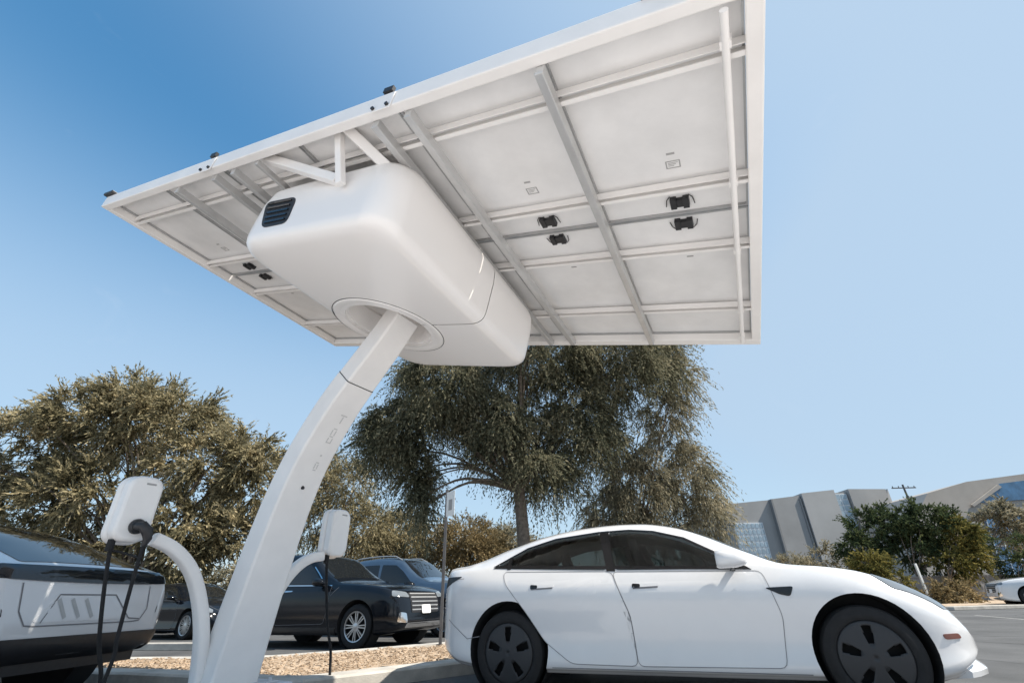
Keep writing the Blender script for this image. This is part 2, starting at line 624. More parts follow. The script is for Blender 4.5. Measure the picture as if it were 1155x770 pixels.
# second kerb line further off to the left, and the far side of the road on the right
g = MB()
g.prism([(-16, 13.6, 0), (-5.2, 10.9, 0), (-5.25, 10.7, 0), (-16, 13.4, 0)], (0, 0, 0.13))
tag(g.build('far_kerb', M['concrete'], bevel=0.015), 'pale kerb line below the black sedan', kind='structure')
g = MB()
g.prism([(4, 27.5, 0), (16.0, 22.6, 0), (17.5, 21.6, 0), (40, 24, 0), (60, 40, 0), (6, 40, 0)], (0, 0, 0.13))
tag(g.build('planting_kerb', M['concrete'], bevel=0.015), 'pale kerbed verge across the road', kind='structure')
g = MB()
g.add([(x, y, 0.139) for x, y in [(4.4, 27.9), (16.1, 23.1), (17.7, 22.2), (39, 24.6), (58, 40), (8, 40)]], [(0, 1, 2, 3, 4, 5)])
tag(g.build('verge_soil', M['mulch']), 'dry soil of the verge', kind='structure')
# worn bay lines on the asphalt beyond the near car
g = MB()
for k in range(5):
    x0, y0 = 7.0 + k * 2.9, 12.0 + k * 0.4
    g.add([(x0, y0, .004), (x0 + .1, y0 + .02, .004), (x0 + 1.9, y0 + 4.6, .004), (x0 + 1.8, y0 + 4.58, .004)], [(0, 1, 2, 3)])
M['paintline'] = mat('worn_paint', (0.17, 0.168, 0.163), 0.9, col2=(0.5, 0.49, 0.47), scale=14)
tag(g.build('road_markings', M['paintline']), 'worn white bay lines on the asphalt', kind='structure')

# ================================================================== SOLAR CHARGING STATION
CEN = Vector((-0.92061792, 3.80044453, 3.79328335))
CU = Vector((0.87080271, -0.42257404, -0.25126446))
CVN = Vector((0.43356523, 0.90103202, -0.01274737))
CV = Vector((0.41053378, 0.91182471, -0.00614059))
CW = Vector((-0.23178403, 0.09783909, -0.96783453))
BASE = Vector((-2.488, 4.7276, 0.0))
HU = Vector((0.8646, -0.5024, 0))
HV = Vector((0.5024, 0.8646, 0))
Z3 = Vector((0, 0, 1))


def cp(u, v, w):
    return CEN + CU * u + CV * v + CW * w


def on_v(px, py, v):
    """(u, w) of a photo point on the canopy plane v"""
    d = XR * ((px - 577.5) / FPX) - UR * ((py - 385) / FPX) + _f
    t = (v * CV.dot(CVN) + (CEN - EYE).dot(CVN)) / d.dot(CVN)
    p = EYE + d * t - CEN
    return p.dot(CU) - v * CV.dot(CU), p.dot(CW)


station = thing('solar_charging_station', BASE, 'white solar canopy on one curved column with two charger arms', 'charging station')


def cbox(mb, u0, u1, v0, v1, w0, w1, mi=0):
    mb.box(cp((u0 + u1) / 2, (v0 + v1) / 2, (w0 + w1) / 2), CU * ((u1 - u0) / 2), CV * ((v1 - v0) / 2), CW * ((w1 - w0) / 2), mi)


# --- perimeter frame
for a in ((-3.115, 3.115, -1.73, -1.66), (-3.115, 3.115, 1.615, 1.73), (-3.115, -3.03, -1.66, 1.615), (3.035, 3.115, -1.66, 1.615)):
    b = MB()
    cbox(b, a[0], a[1], a[2], a[3], -0.06, 0.075)
    b.build('frame_rail', M['steel'], station, bevel=0.008, org=BASE)
# --- purlins (along u), c-shaped
for v, hw in ((-1.42, .03), (-0.575, .026), (0.10, .026), (1.02, .03)):
    b = MB()
    cbox(b, -3.03, 3.035, v - hw, v - hw + .006, -0.002, 0.05)
    cbox(b, -3.03, 3.035, v + hw * .05, v + hw - .008, 0.054, 0.062)
    cbox(b, -3.03, 3.035, v + hw - .008, v + hw, -0.002, 0.062)
    b.build('purlin', M['steel'], station, org=BASE)
# --- beams (along v)
for u, hw, w1, dv in ((2.07, .027, .13, 0), (1.16, .029, .13, 0), (0.88, .029, .13, 0), (-0.74, .024, .13, 0), (-1.02, .026, .13, 0), (-1.64, .027, .13, 0), (-0.42, .018, .11, 0)):
    b = MB()
    cbox(b, u - hw, u + hw, -1.66, 1.615, 0.0635, w1)
    b.build('support_beam', M['rail'], station, bevel=0.006, org=BASE)
b = MB()
b.tube([cp(2.955, -1.655, .10), cp(2.955, 1.612, .10)], 0.019, 12)
for v in (-1.5, -.6, .1, 1.0, 1.5):
    cbox(b, 2.93, 2.98, v - .02, v + .02, .062, .112)
b.build('conduit', M['steel'], station, smooth=40, org=BASE)
# --- modules: two rows of six, each with backsheet, rim, junction box and label
UE = [-3.03, -2.02, -1.01, 0.0, 1.02, 2.06, 3.035]
for r, (v0, v1) in enumerate(((-1.66, -0.268), (-0.252, 1.615))):
    for c in range(6):
        u0, u1 = UE[c] + .004, UE[c + 1] - .004
        b = MB()
        cbox(b, u0, u1, v0, v1, -0.05, -0.024, 0)
        cbox(b, u0 + .002, u1 - .002, v0 + .002, v1 - .002, -0.056, -0.0505, 2)
        for q in ((u0, u0 + .012, v0, v1), (u1 - .012, u1, v0, v1), (u0 + .012, u1 - .012, v0, v0 + .012), (u0 + .012, u1 - .012, v1 - .012, v1)):
            cbox(b, *q, -0.0235, -0.003, 1)
        p = b.build('solar_panel', [M['sheet'], M['alu'], M['cell']], station, org=BASE)
        uc = (u0 + u1) / 2 + .06
        s = -1 if r == 0 else 1
        vc = -0.26 + s * (.125 if r == 0 else .105)
        # junction box: two lobes and a waist, cable tails
        b = MB()
        cbox(b, uc - .05, uc + .05, vc - .034, vc + .034, -0.0238, 0.006)
        for k in (-1, 1):
            cbox(b, uc + k * .042 - .02, uc + k * .042 + .02, vc - .05, vc + .045, -0.0235, 0.012)
        for k in (-1, 1):
            b.tube([cp(uc + k * .05, vc + s * .045, -.008), cp(uc + k * .062, vc + s * .06, -.014), cp(uc + k * .085, vc + s * .03, -.014), cp(uc + k * .095, vc - s * .03, -.010)], .0035, 6)
        b.build('junction_box', M['black'], p, bevel=0.004, org=BASE)
        b = MB()
        vl = vc + s * .34
        for q in ((-.045, .045, -.032, -.025), (-.045, .045, .025, .032), (-.045, -.037, -.025, .025), (.037, .045, -.025, .025)):
            cbox(b, uc + q[0], uc + q[1], vl + q[2], vl + q[3], -0.0238, -0.0225)
        cbox(b, uc - .03, uc + .02, vl + s * .09 - .008, vl + s * .09 + .008, -0.0238, -0.0225)
        for k in range(3):
            cbox(b, uc - .03, uc + .03 - .012 * k, vl - .016 + .012 * k, vl - .011 + .012 * k, -0.0238, -0.0228)
        b.build('rating_label', M['grey'], p, org=BASE)
# --- truss in front of the pod
tu = {}
for nm, px, py, v in (('pt', 383, 147, -1.62), ('pb', 384, 205, -1.5), ('lt', 291, 176, -1.62), ('lb', 380, 203, -1.48), ('rt', 392, 146, -1.62), ('rb', 437, 189, -1.38)):
    tu[nm] = (*on_v(px, py, v), v)
for a, c, r in (('pt', 'pb', .026), ('lt', 'lb', .034), ('rt', 'rb', .036)):
    A_, C_ = (cp(tu[k][0], tu[k][2], tu[k][1]) for k in (a, c))
    d = (C_ - A_).normalized()
    s_ = d.cross(CV).normalized()
    t_ = d.cross(s_).normalized()
    b = MB()
    b.box((A_ + C_) / 2, d * ((C_ - A_).length / 2 + .02), s_ * r, t_ * r)
    b.build('strut', M['steel'], station, bevel=0.005, org=BASE)
# --- clamps and end pieces on the near rail
for px, py in ((436, 108), (238, 182)):
    u_, w_ = on_v(px, py, -1.73)
    b = MB()
    cbox(b, u_ - .085, u_ + .085, -1.739, -1.7305, -.04, .10)
    b.build('rail_bracket', M['steel'], station, bevel=.004, org=BASE)
    for k in (-1, 1):
        b = MB()
        b.tube([cp(u_ + k * .06, -1.7395, .075), cp(u_ + k * .06, -1.753, .075)], .013, 8)
        b.build('rail_bolt', M['black'], station, org=BASE)
    b = MB()
    cbox(b, u_ - .03, u_ + .05, -1.745, -1.72, -.10, -.061)
    b.build('rail_clamp', M['black'], station, org=BASE)
su_, sw_ = on_v(742, -8, -1.73)
for u0, u1, w0, w1 in ((-3.16, -2.96, -.10, -.065), (su_ - .08, su_ + .10, -.11, -.062)):
    b = MB()
    cbox(b, u0, u1, -1.76, -1.55, w0, w1)
    b.build('sun_sensor', M['black'], station, bevel=.008, org=BASE)


# --- pod
def rrect(u0, u1, v0, v1, w, radii, n=8):
    """rounded rectangle ring; radii at (u0v0, u1v0, u1v1, u0v1)"""
    pts = []
    cs = ((u0, v0, 1, 1, 180), (u1, v0, -1, 1, 270), (u1, v1, -1, -1, 0), (u0, v1, 1, -1, 90))
    for (a, b_, sa, sb, an), r in zip(cs, radii):
        for k in range(n + 1):
            q = R_(an + 90 * k / n)
            pts.append(cp(a + sa * r + r * math.cos(q), b_ + sb * r + r * math.sin(q), w))
    return pts


LV = [(.10, -.52, .91, -1.35, .89, 0), (.14, -.575, .95, -1.40, .935, 0), (.20, -.61, .98, -1.435, .96, 0), (.32, -.635, .997, -1.452, .975, 0), (.56, -.645, 1.0, -1.455, .975, 0), (.63, -.642, .998, -1.453, .972, 0), (.668, -.634, .990, -1.445, .963, 0),
      (.697, -.613, .970, -1.425, .943, 0), (.716, -.580, .938, -1.392, .91, 0), (.727, -.535, .893, -1.347, .865, 0), (.731, -.46, .82, -1.27, .79, 0)]
rings = []
for w, u0, u1, v0, v1, _ in LV:
    rings.append(rrect(u0, u1, v0, v1, w, (.26, .22, .22, .26)))
b = MB()
b.loft(rings)
pod = b.build('battery_pod', M['pod'], station, smooth=50, org=BASE)
bpy.context.view_layer.update()
pod_bvh = BVHTree.FromPolygons([tuple(v) for v in b.v], b.f)
RING_U, RING_V = -0.10, -0.06
c = MB()
c.disc(cp(RING_U, RING_V, .36) - BASE, cp(RING_U, RING_V, .95) - BASE, .43)
cut(pod, c, M['pod'])
# the shell is in two halves with a fine gap between them
halves = []
src = pod.data
for sgn in (-1, 1):
    bm = bmesh.new()
    bm.from_mesh(src)
    o = cp(0, -0.09 + sgn * .004, 0) - BASE
    res = bmesh.ops.bisect_plane(bm, geom=bm.verts[:] + bm.edges[:] + bm.faces[:], plane_co=o, plane_no=CV, clear_inner=sgn > 0, clear_outer=sgn < 0)
    me = bpy.data.meshes.new('battery_pod')
    bm.to_mesh(me)
    bm.free()
    ob = finish(me, 'battery_pod', M['pod'], station, smooth=40, recalc=False)
    halves.append(weighted(ob))
bpy.data.objects.remove(pod)
b = MB()
b.lathe([(.445, .45), (.445, .70), (.46, .728), (.50, .742), (.535, .738), (.55, .722), (.55, .70)], cp(RING_U, RING_V, 0), CW, 64)
b.lathe([(.445, .70), (.41, .70), (.40, .66), (.40, .50), (.445, .45)], cp(RING_U, RING_V, 0), CW, 64)
b.build('pod_collar', M['pod'], station, smooth=35, org=BASE)
b = MB()
b.lathe([(.556, .70), (.556, .731), (.549, .733), (.549, .70)], cp(RING_U, RING_V, 0), CW, 64)
b.build('collar_seal', M['black'], station, smooth=35, org=BASE)


def project_patch(bvh, poly, plane, dirv, off, step, thick=0.004, extra_nets=None):
    """poly: 2D points; plane(a, b) -> start point; cast along dirv onto bvh; returns an MB of the fitted patch"""
    bm = bmesh.new()
    bm.faces.new([bm.verts.new((p[0], p[1], 0)) for p in poly])
    bmesh.ops.triangulate(bm, faces=bm.faces)
    lo = [min(p[i] for p in poly) for i in (0, 1)]
    hi = [max(p[i] for p in poly) for i in (0, 1)]
    for ax in (0, 1):
        k = max(1, int((hi[ax] - lo[ax]) / step))
        for i in range(1, k + 1):
            co = [0, 0, 0]
            no = [0, 0, 0]
            co[ax] = lo[ax] + (hi[ax] - lo[ax]) * i / (k + 1)
            no[ax] = 1
            bmesh.ops.bisect_plane(bm, geom=bm.verts[:] + bm.edges[:] + bm.faces[:], plane_co=co, plane_no=no)
    bm.verts.ensure_lookup_table()
    top, bot = [], []
    dirv = Vector(dirv)
    for v in bm.verts:
        o = Vector(plane(v.co.x, v.co.y))
        h, nrm, _, _ = bvh.ray_cast(o, dirv)
        if h is None:
            h, nrm, _, _ = bvh.find_nearest(o + dirv * (2.1 if abs(dirv.y) > .5 else 2))
        if nrm.dot(dirv) > 0:
            nrm = -nrm
        top.append(h + nrm * off)
        bot.append(h + nrm * (off - thick))
    fs = [tuple(v.index for v in f.verts) for f in bm.faces]
    be = [tuple(v.index for v in e.verts) for e in bm.edges if len(e.link_faces) == 1]
    bm.free()
    n = len(top)
    mb = MB()
    mb.add(top + bot, fs + [tuple(i + n for i in reversed(f)) for f in fs] + [(a, b_, b_ + n, a + n) for a, b_ in be])
    return mb


def strip(bvh, path, plane, dirv, width, off, step=0.04, closed=False):
    """a thin line laid on the surface along a 2D path"""
    pts = [Vector(p) for p in path]
    if closed:
        pts.append(pts[0])
    fine = []
    for a, b_ in zip(pts, pts[1:]):
        k = max(1, int((b_ - a).length / step))
        fine += [a.lerp(b_, i / k) for i in range(k)]
    fine.append(pts[-1])
    dirv = Vector(dirv)
    vs, fs = [], []
    for i, p in enumerate(fine):
        t = (fine[min(i + 1, len(fine) - 1)] - fine[max(i - 1, 0)]).normalized()
        nn = Vector((-t.y, t.x))
        for s in (-1, 1):
            q = p + nn * (s * width / 2)
            o = Vector(plane(q.x, q.y))
            h, nrm, _, _ = bvh.ray_cast(o, dirv)
            if h is None:
                h, nrm, _, _ = bvh.find_nearest(o + dirv * 2.1)
            if nrm.dot(dirv) > 0:
                nrm = -nrm
            vs.append(h + nrm * off)
    for i in range(len(fine) - 1):
        fs.append((2 * i, 2 * i + 1, 2 * i + 3, 2 * i + 2))
    mb = MB()
    mb.add(vs, fs)
    return mb


def rpoly(pts, r, n=4):
    """round a 2D polygon's corners"""
    out = []
    m = len(pts)
    for i in range(m):
        a, b_, c_ = Vector(pts[i - 1]), Vector(pts[i]), Vector(pts[(i + 1) % m])
        ra = min(r, (a - b_).length * .45, (c_ - b_).length * .45)
        p, q = b_ + (a - b_).normalized() * ra, b_ + (c_ - b_).normalized() * ra
        for k in range(n + 1):
            t = k / n
            out.append(tuple((1 - t) ** 2 * p + 2 * t * (1 - t) * b_ + t * t * q))
    return out


win = [on_v(px, py, -1.45) for px, py in ((295, 258), (301, 229), (336, 222), (324, 252))]
mbp = project_patch(pod_bvh, rpoly(win, .07), lambda a, b_: cp(a, -3.5, b_), CV, .004, .06, .012)
pw = mbp.build('pod_vent', M['black'], halves[0], smooth=40, org=BASE)
for k in range(5):
    t0_, t1_ = (k + .55) / 5.6, (k + .85) / 5.6
    wv = [Vector(q) for q in win]
    q4 = [wv[1].lerp(wv[0], t0_).lerp(wv[2].lerp(wv[3], t0_), .12), wv[1].lerp(wv[0], t0_).lerp(wv[2].lerp(wv[3], t0_), .88), wv[1].lerp(wv[0], t1_).lerp(wv[2].lerp(wv[3], t1_), .88), wv[1].lerp(wv[0], t1_).lerp(wv[2].lerp(wv[3], t1_), .12)]
    project_patch(pod_bvh, [tuple(q) for q in q4], lambda a, b_: cp(a, -3.5, b_), CV, .014, .06, .012).build('louvre', M['glassblack'], pw, org=BASE)

# --- column: a tapering rounded box swept along its arc
ARC = cr([(0, .06), (.045, .25), (.14, .71), (.245, 1.16), (.38, 1.62), (.56, 2.02), (.85, 2.44), (1.13, 2.74), (1.42, 3.03), (1.62, 3.26)], 5)


def ring_at(p, t, hu, hv, ch=.026):
    """rectangular section with eased corners; t = (ds, dz) tangent"""
    T = (HU * t[0] + Z3 * t[1]).normalized()
    N = HV.cross(T).normalized()
    if N.dot(HU) < 0:
        N = -N
    o = BASE + HU * p[0] + Z3 * p[1]
    pts = []
    for su, sv, (e, f) in ((1, 1, (0, 1)), (-1, 1, (1, 0)), (-1, -1, (0, 1)), (1, -1, (1, 0))):
        a = o + N * (su * hu) + HV * (sv * hv)
        q = [a - N * (su * ch), a - N * (su * ch * .3) - HV * (sv * ch * .3), a - HV * (sv * ch)]
        pts += q if su * sv < 0 else q[::-1]
    return pts


def col_rings(i0, i1, grow=0.0):
    rr = []
    nA = len(ARC) - 1
    for i in range(i0, i1 + 1):
        t = ARC[min(i + 1, nA)] - ARC[max(i - 1, 0)]
        s = i / nA
        rr.append(ring_at(ARC[i], t, .138 - .034 * s + grow, .218 - .066 * s + grow))
    return rr


SEAM = 34
b = MB()
b.loft(col_rings(0, SEAM))
column = weighted(b.build('column', M['steel'], station, smooth=50, org=BASE))
b = MB()
b.loft(col_rings(SEAM, len(ARC) - 1, -.003))
weighted(b.build('column_head', M['steel'], station, smooth=50, org=BASE))
b = MB()
sg = SEAM / (len(ARC) - 1)
b.loft([ring_at(ARC[SEAM] + Vector((k_, k_)), ARC[SEAM + 1] - ARC[SEAM - 1], .138 - .034 * sg + .0008, .218 - .066 * sg + .0008) for k_ in (-.003, .003)])
b.build('column_joint', M['black'], column, org=BASE)


def col_face(i, across):
    """point on the underside face of the column"""
    i0 = int(i)
    p = ARC[i0].lerp(ARC[min(i0 + 1, len(ARC) - 1)], i - i0)
    t = ARC[min(i0 + 1, len(ARC) - 1)] - ARC[max(i0 - 1, 0)]
    T = (HU * t[0] + Z3 * t[1]).normalized()
    N = HV.cross(T).normalized()
    if N.dot(HU) < 0:
        N = -N
    s = i / (len(ARC) - 1)
    return BASE + HU * p[0] + Z3 * p[1] + N * (.138 - .034 * s + .0015) + HV * across, T, N


# weathered lettering up the underside of the column
b = MB()


def stroke(i, ac, along, half_l, half_w):
    p, T, N = col_face(i, ac)
    d = T if along else HV
    e = HV if along else T
    b.box(p, d * (half_l * .8), e * (half_w * .75), N * .001)


stroke(29.9, .03, False, .045, .008)
stroke(29.4, .03, True, .045, .008)
b.build('letter', M['faint'], column, org=BASE)
b = MB()
for i, ac in ((28.0, .045), (28.0, .005), (27.2, .05), (27.2, .005)):
    stroke(i, ac, True, .034, .007)
stroke(28.4, .025, False, .026, .007)
stroke(27.6, .025, False, .026, .007)
stroke(27.0, .025, False, .026, .007)
b.build('letter', M['faint'], column, org=BASE)
b = MB()
stroke(25.6, .03, True, .012, .012)
b.build('letter_dot', M['faint'], column, org=BASE)
b = MB()
for ac in (.05, .02):
    stroke(24.4, ac, True, .03, .007)
stroke(24.8, .035, False, .02, .007)
stroke(24.0, .035, False, .02, .007)
b.build('letter', M['faint'], column, org=BASE)
b = MB()
p, T, N = col_face(21.8, 0.0)
b.lathe([(.001, .012), (.014, .012), (.017, .0)], p, N, 16)
b.build('bolt', M['black'], column, smooth=40, org=BASE)

# --- base: ballast pad, raised plinth and foot plate
b = MB()
for u0, u1, v0, v1, z0, z1 in ((-.75, 4.4, -.82, .82, 0, .07),):
    b.box(BASE + HU * ((u0 + u1) / 2) + HV * ((v0 + v1) / 2) + Z3 * ((z0 + z1) / 2), HU * ((u1 - u0) / 2), HV * ((v1 - v0) / 2), Z3 * ((z1 - z0) / 2))
b.build('ballast_pad', M['padpaint'], station, bevel=.01, org=BASE)
b = MB()
b.box(BASE + Z3 * .125, HU * .34, HV * .43, Z3 * .056)
b.build('plinth', M['padpaint'], station, bevel=.012, org=BASE)
b = MB()
b.box(BASE + Z3 * .1885, HU * .26, HV * .34, Z3 * .007)
for i in (-1, 1):
    for j in (-1, 1):
        q = BASE + HU * (i * .21) + HV * (j * .29)
        b.tube([q + Z3 * .19, q + Z3 * .222], .017, 6)
b.build('foot_plate', M['padpaint'], station, bevel=.004, org=BASE)

# --- charger arms and chargers (two, one to each side)
def charger(sgn):
    prof = cr([(.20, .18), (.26, .52), (.36, .80), (.50, 1.03), (.68, 1.18), (.86, 1.25)] if sgn < 0 else [(.20, .18), (.25, .55), (.34, .85), (.47, 1.05), (.63, 1.17), (.80, 1.21)], 6)
    rr = []
    for i, q in enumerate(prof):
        t = prof[min(i + 1, len(prof) - 1)] - prof[max(i - 1, 0)]
        T = (HV * (sgn * t[0]) + Z3 * t[1]).normalized()
        N = HU.cross(T).normalized()
        o = BASE + HV * (sgn * q[0]) + Z3 * q[1] + HU * (-.02)
        hw, hd = .062 - .012 * i / len(prof), .048
        pts = []
        for k in range(16):
            a = 2 * math.pi * k / 16
            ca, sa = math.cos(a), math.sin(a)
            pts.append(o + HU * (hw * math.copysign(abs(ca) ** .45, ca)) + N * (hd * math.copysign(abs(sa) ** .45, sa)))
        rr.append(pts)
    m = MB()
    m.loft(rr)
    m.build('charger_arm', M['steel'], station, smooth=50, org=BASE)
    # body: upright rounded box; its front looks along the parking bay
    up, face, lat = Z3, HU, HV
    o = BASE + HV * (sgn * (1.06 if sgn < 0 else .93)) + Z3 * 1.45 + HU * (-.02)

    def slab(hh, ww, d0, d1, r, soft):
        rings_ = []
        for d, sh in ((d0, soft), (d0 + .02, .0), (d1 - soft, 0), (d1 - soft * .3, soft * .35), (d1, soft)):
            ring_ = []
            for (sx, sz, an) in ((1, 1, 0), (-1, 1, 90), (-1, -1, 180), (1, -1, 270)):
                for k in range(7):
                    q = R_(an + 90 * k / 6)
                    ring_.append(o + lat * (sx * (ww - sh - r) + r * math.cos(q)) + up * (sz * (hh - sh - r) + r * math.sin(q)) + face * d)
            rings_.append(ring_)
        mm = MB()
        mm.loft(rings_)
        return mm
    unit = weighted(slab(.245, .125, -.02, .095, .085, .03).build('charger_unit', M['steel'], station, smooth=45, org=BASE))
    slab(.255, .135, -.10, -.012, .09, .025).build('charger_back', M['steel'], unit, smooth=45, org=BASE)
    m = MB()
    m.box(o + up * .185 + face * .0955 + lat * .02, lat * .035, up * .007, face * .002)
    m.build('status_slot', M['grey'], unit, org=BASE)
    q = o - up * .25 - lat * .085 + face * .03
    if sgn < 0:
        h = o - up * .135 + lat * .015 + face * .095
        m = MB()
        m.lathe([(.001, -.02), (.05, -.02), (.055, 0), (.055, .025), (.045, .04), (.001, .04)], h, face, 20)
        m.tube([h + face * .03 - lat * .01, h + face * .075 + lat * .012, h + face * .085 + lat * .05 - up * .035, h + face * .08 + lat * .07 - up * .09, h + face * .07 + lat * .06 - up * .14], [.034, .038, .04, .03, .018], 12)
        m.build('plug_holster', M['black'], unit, smooth=50, org=BASE)
        e = h + face * .07 + lat * .06 - up * .14
        m = MB()
        g_ = Vector((e.x, e.y, .10))
        m.tube(cr([e + up * .02, e - up * .25 + lat * .01, e - up * .6 + lat * .035, g_ + up * .35 + lat * .05, g_ + lat * .02], 8), .0135, 10)
        m.build('charging_cable', M['rubber'], unit, smooth=60, org=BASE)
        m = MB()
        m.tube(cr([q + up * .02, q - up * .05 + lat * .02, q - up * .06 + lat * .07, e - up * .08], 6), .009, 8)
        m.build('jumper_cable', M['rubber'], unit, smooth=60, org=BASE)
    m = MB()
    m.tube([q + up * .02, q - up * .06], .026, 10)
    g_ = Vector((q.x, q.y, .10))
    m.tube(cr([q, q - up * .3 + lat * .06, q - up * .65 + lat * .15, g_ + up * .25 + lat * .23, g_ + lat * .27], 8), .0135, 10)
    m.build('charging_cable', M['rubber'], unit, smooth=60, org=BASE)


charger(-1)
charger(1)


# ================================================================== CARS
def body_mesh(P, nst=84, nsp=5):
    zr, zb, z0, wb, wr, wl = (curve(P[k]) for k in ('zr', 'zb', 'z0', 'wb', 'wr', 'wl'))
    x0, x1 = P['x0'], P['x1']
    rings = []
    for i in range(nst + 1):
        t = i / nst
        t = .5 - .5 * math.cos(math.pi * t) * (1 - .25 * math.sin(math.pi * t) ** 2) if False else (0.75 * t + 0.25 * (.5 - .5 * math.cos(math.pi * t)))
        x = x0 + (x1 - x0) * t
        a, b_, c_, d_, e_, f_ = zr(x), zb(x), z0(x), wb(x), wr(x), wl(x)
        b_ = min(b_, a - .012)
        k = min(1, max(0, (a - b_) / .3))
        half = [(0, c_), (d_ * .78, c_), (d_ * .945, c_ + .035), (d_ * .985, c_ + .13 * min(1, (b_ - c_) / .5)), (d_, c_ + .52 * (b_ - c_)), (d_ * .992, b_ - .16 * (b_ - c_)), (f_, b_),
                ((f_ + e_) / 2 + .025 * k, b_ + (.52 if k > .5 else .6) * (a - .04 * k - b_)), (e_, a - .012 - .045 * k), (e_ * .55, a - .010 * k - .002), (0, a)]
        if P.get('sculpt'):
            kk = min(1, max(0, min((x - x0) / .5, (x1 - x) / .6)))
            half[3:6] = [(d_ * .992, c_ + .085 * min(1, (b_ - c_) / .5)), (d_ * (1 - .028 * kk), c_ + .36 * (b_ - c_)), (d_ * (1 - .006 * kk), b_ - .22 * (b_ - c_))]
        pts = cr([Vector((p[0], p[1])) for p in half], nsp)
        ring = [(x, -p.x if p.x > 1e-6 else 0, p.y) for p in pts]
        ring += [(x, p.x, p.y) for p in reversed(pts[1:-1])]
        rings.append([Vector(q) for q in ring])
    mb = MB()
    mb.loft(rings, cap=False)
    # close both ends with a fan of strips between mirrored points
    n = len(rings[0])
    for base in (0, nst * n):
        h = n // 2
        for k in range(h):
            a, b_, c_, d_ = k, k + 1, (n - k - 1) % n, (n - k) % n
            f = [base + q for q in (a, b_, c_, d_)]
            ff = []
            for q in f:
                if q not in ff:
                    ff.append(q)
            if len(ff) >= 3:
                mb.f.append(tuple(ff))
                mb.m.append(0)
    return mb


def side_plane(s):
    return lambda a, b_: (a, s * 3.0, b_)


def wheel(parent, pos, s, R, width, rim_r, style, mats):
    """pos: hub on the outer face; s: outward y sign"""
    wn = 'wheel'
    w = bpy.data.objects.new(wn, None)
    COL.objects.link(w)
    w.parent = parent
    w.location = pos
    ax = (0, s, 0)
    t = MB()
    hw = width
    t.lathe([(rim_r - .005, -hw + .01), (rim_r + .02, -hw + .002), (R - .05, -hw), (R - .012, -hw + .022), (R, -hw + .05), (R, -.05), (R - .012, -.022), (R - .05, -.002), (rim_r + .03, 0), (rim_r + .008, -.006), (rim_r - .004, -.02)], (0, 0, 0), ax, 48)
    for q in (-.03 - hw * .22, -hw * .5, -hw * .78 + .03):
        pass
    t.build('tyre', M['rubber'], w, smooth=35)
    r = MB()
    if style == 'aero':
        # pressed cover: five broad blades with openings between them, over a dark barrel
        r.lathe([(rim_r - .003, -.012), (rim_r - .02, -.10), (.06, -.10), (.001, -.10)], (0, 0, 0), ax, 40)
        r.build('rim', M['cavity'], w, smooth=40)
        c_ = MB()
        NA = 120
        rad = [.001, .03, .055, .09, .105, .13, .16, .19, .203, .215, rim_r - .012, rim_r - .001]
        hh = [.008, .008, .006, .004, .003, .001, -.002, -.005, -.006, -.008, -.010, -.016]
        vs = []
        for rr_, h_ in zip(rad, hh):
            for k in range(NA):
                q = 2 * math.pi * k / NA
                vs.append((rr_ * math.sin(q), s * h_, rr_ * math.cos(q)))
        fs = []
        for i in range(len(rad) - 1):
            rm = (rad[i] + rad[i + 1]) / 2
            for k in range(NA):
                q = ((k + .5) / NA * 360 + 36 * 0) % 72
                q = min(q, 72 - q)
                half = 13 - 30 * (rm - .09) if .085 < rm < .205 else 0
                if q < half:
                    continue
                fs.append((i * NA + k, i * NA + (k + 1) % NA, (i + 1) * NA + (k + 1) % NA, (i + 1) * NA + k))
        c_.add(vs, fs)
        ob = c_.build('wheel_cover', M['cover'], w, smooth=40)
        so = ob.modifiers.new('thick', 'SOLIDIFY')
        so.thickness = .012
        so.offset = -1 if s < 0 else 1
        for k in range(5):
            q = R_(72 * k + 36)
            b_ = MB()
            b_.tube([(.057 * math.sin(q), -s * .085, .057 * math.cos(q)), (.057 * math.sin(q), -s * .03, .057 * math.cos(q))], .013, 8)
            b_.build('lug_nut', M['chrome'], w)
    else:
        r.lathe([(rim_r - .003, -.006), (rim_r - .012, -.03), (rim_r - .035, -.12), (.001, -.13)], (0, 0, 0), ax, 40)
        r.build('barrel', M['cavity'], w, smooth=40)
        c_ = MB()
        c_.lathe([(rim_r + .004, -.01), (rim_r - .002, .0), (rim_r - .018, -.006), (rim_r - .022, -.03)], (0, 0, 0), ax, 48)
        c_.lathe([(.001, -.012), (.03, -.012), (.06, -.02), (.065, -.05)], (0, 0, 0), ax, 24)
        ns = 8 if style == 'alloy' else 10
        for k in range(ns):
            q = 2 * math.pi * k / ns
            d = Vector((math.sin(q), 0, math.cos(q)))
            e = Vector((math.cos(q), 0, -math.sin(q)))
            for off in (-.016, .016):
                c_.box(d * ((rim_r + .04) / 2) + e * off * 1.2 + Vector((0, -s * .03, 0)), d * ((rim_r - .05) / 2) + e * off * .5, e * .009, (0, .012, 0))
        c_.build('rim', mats['rim'], w, smooth=35)
    return w


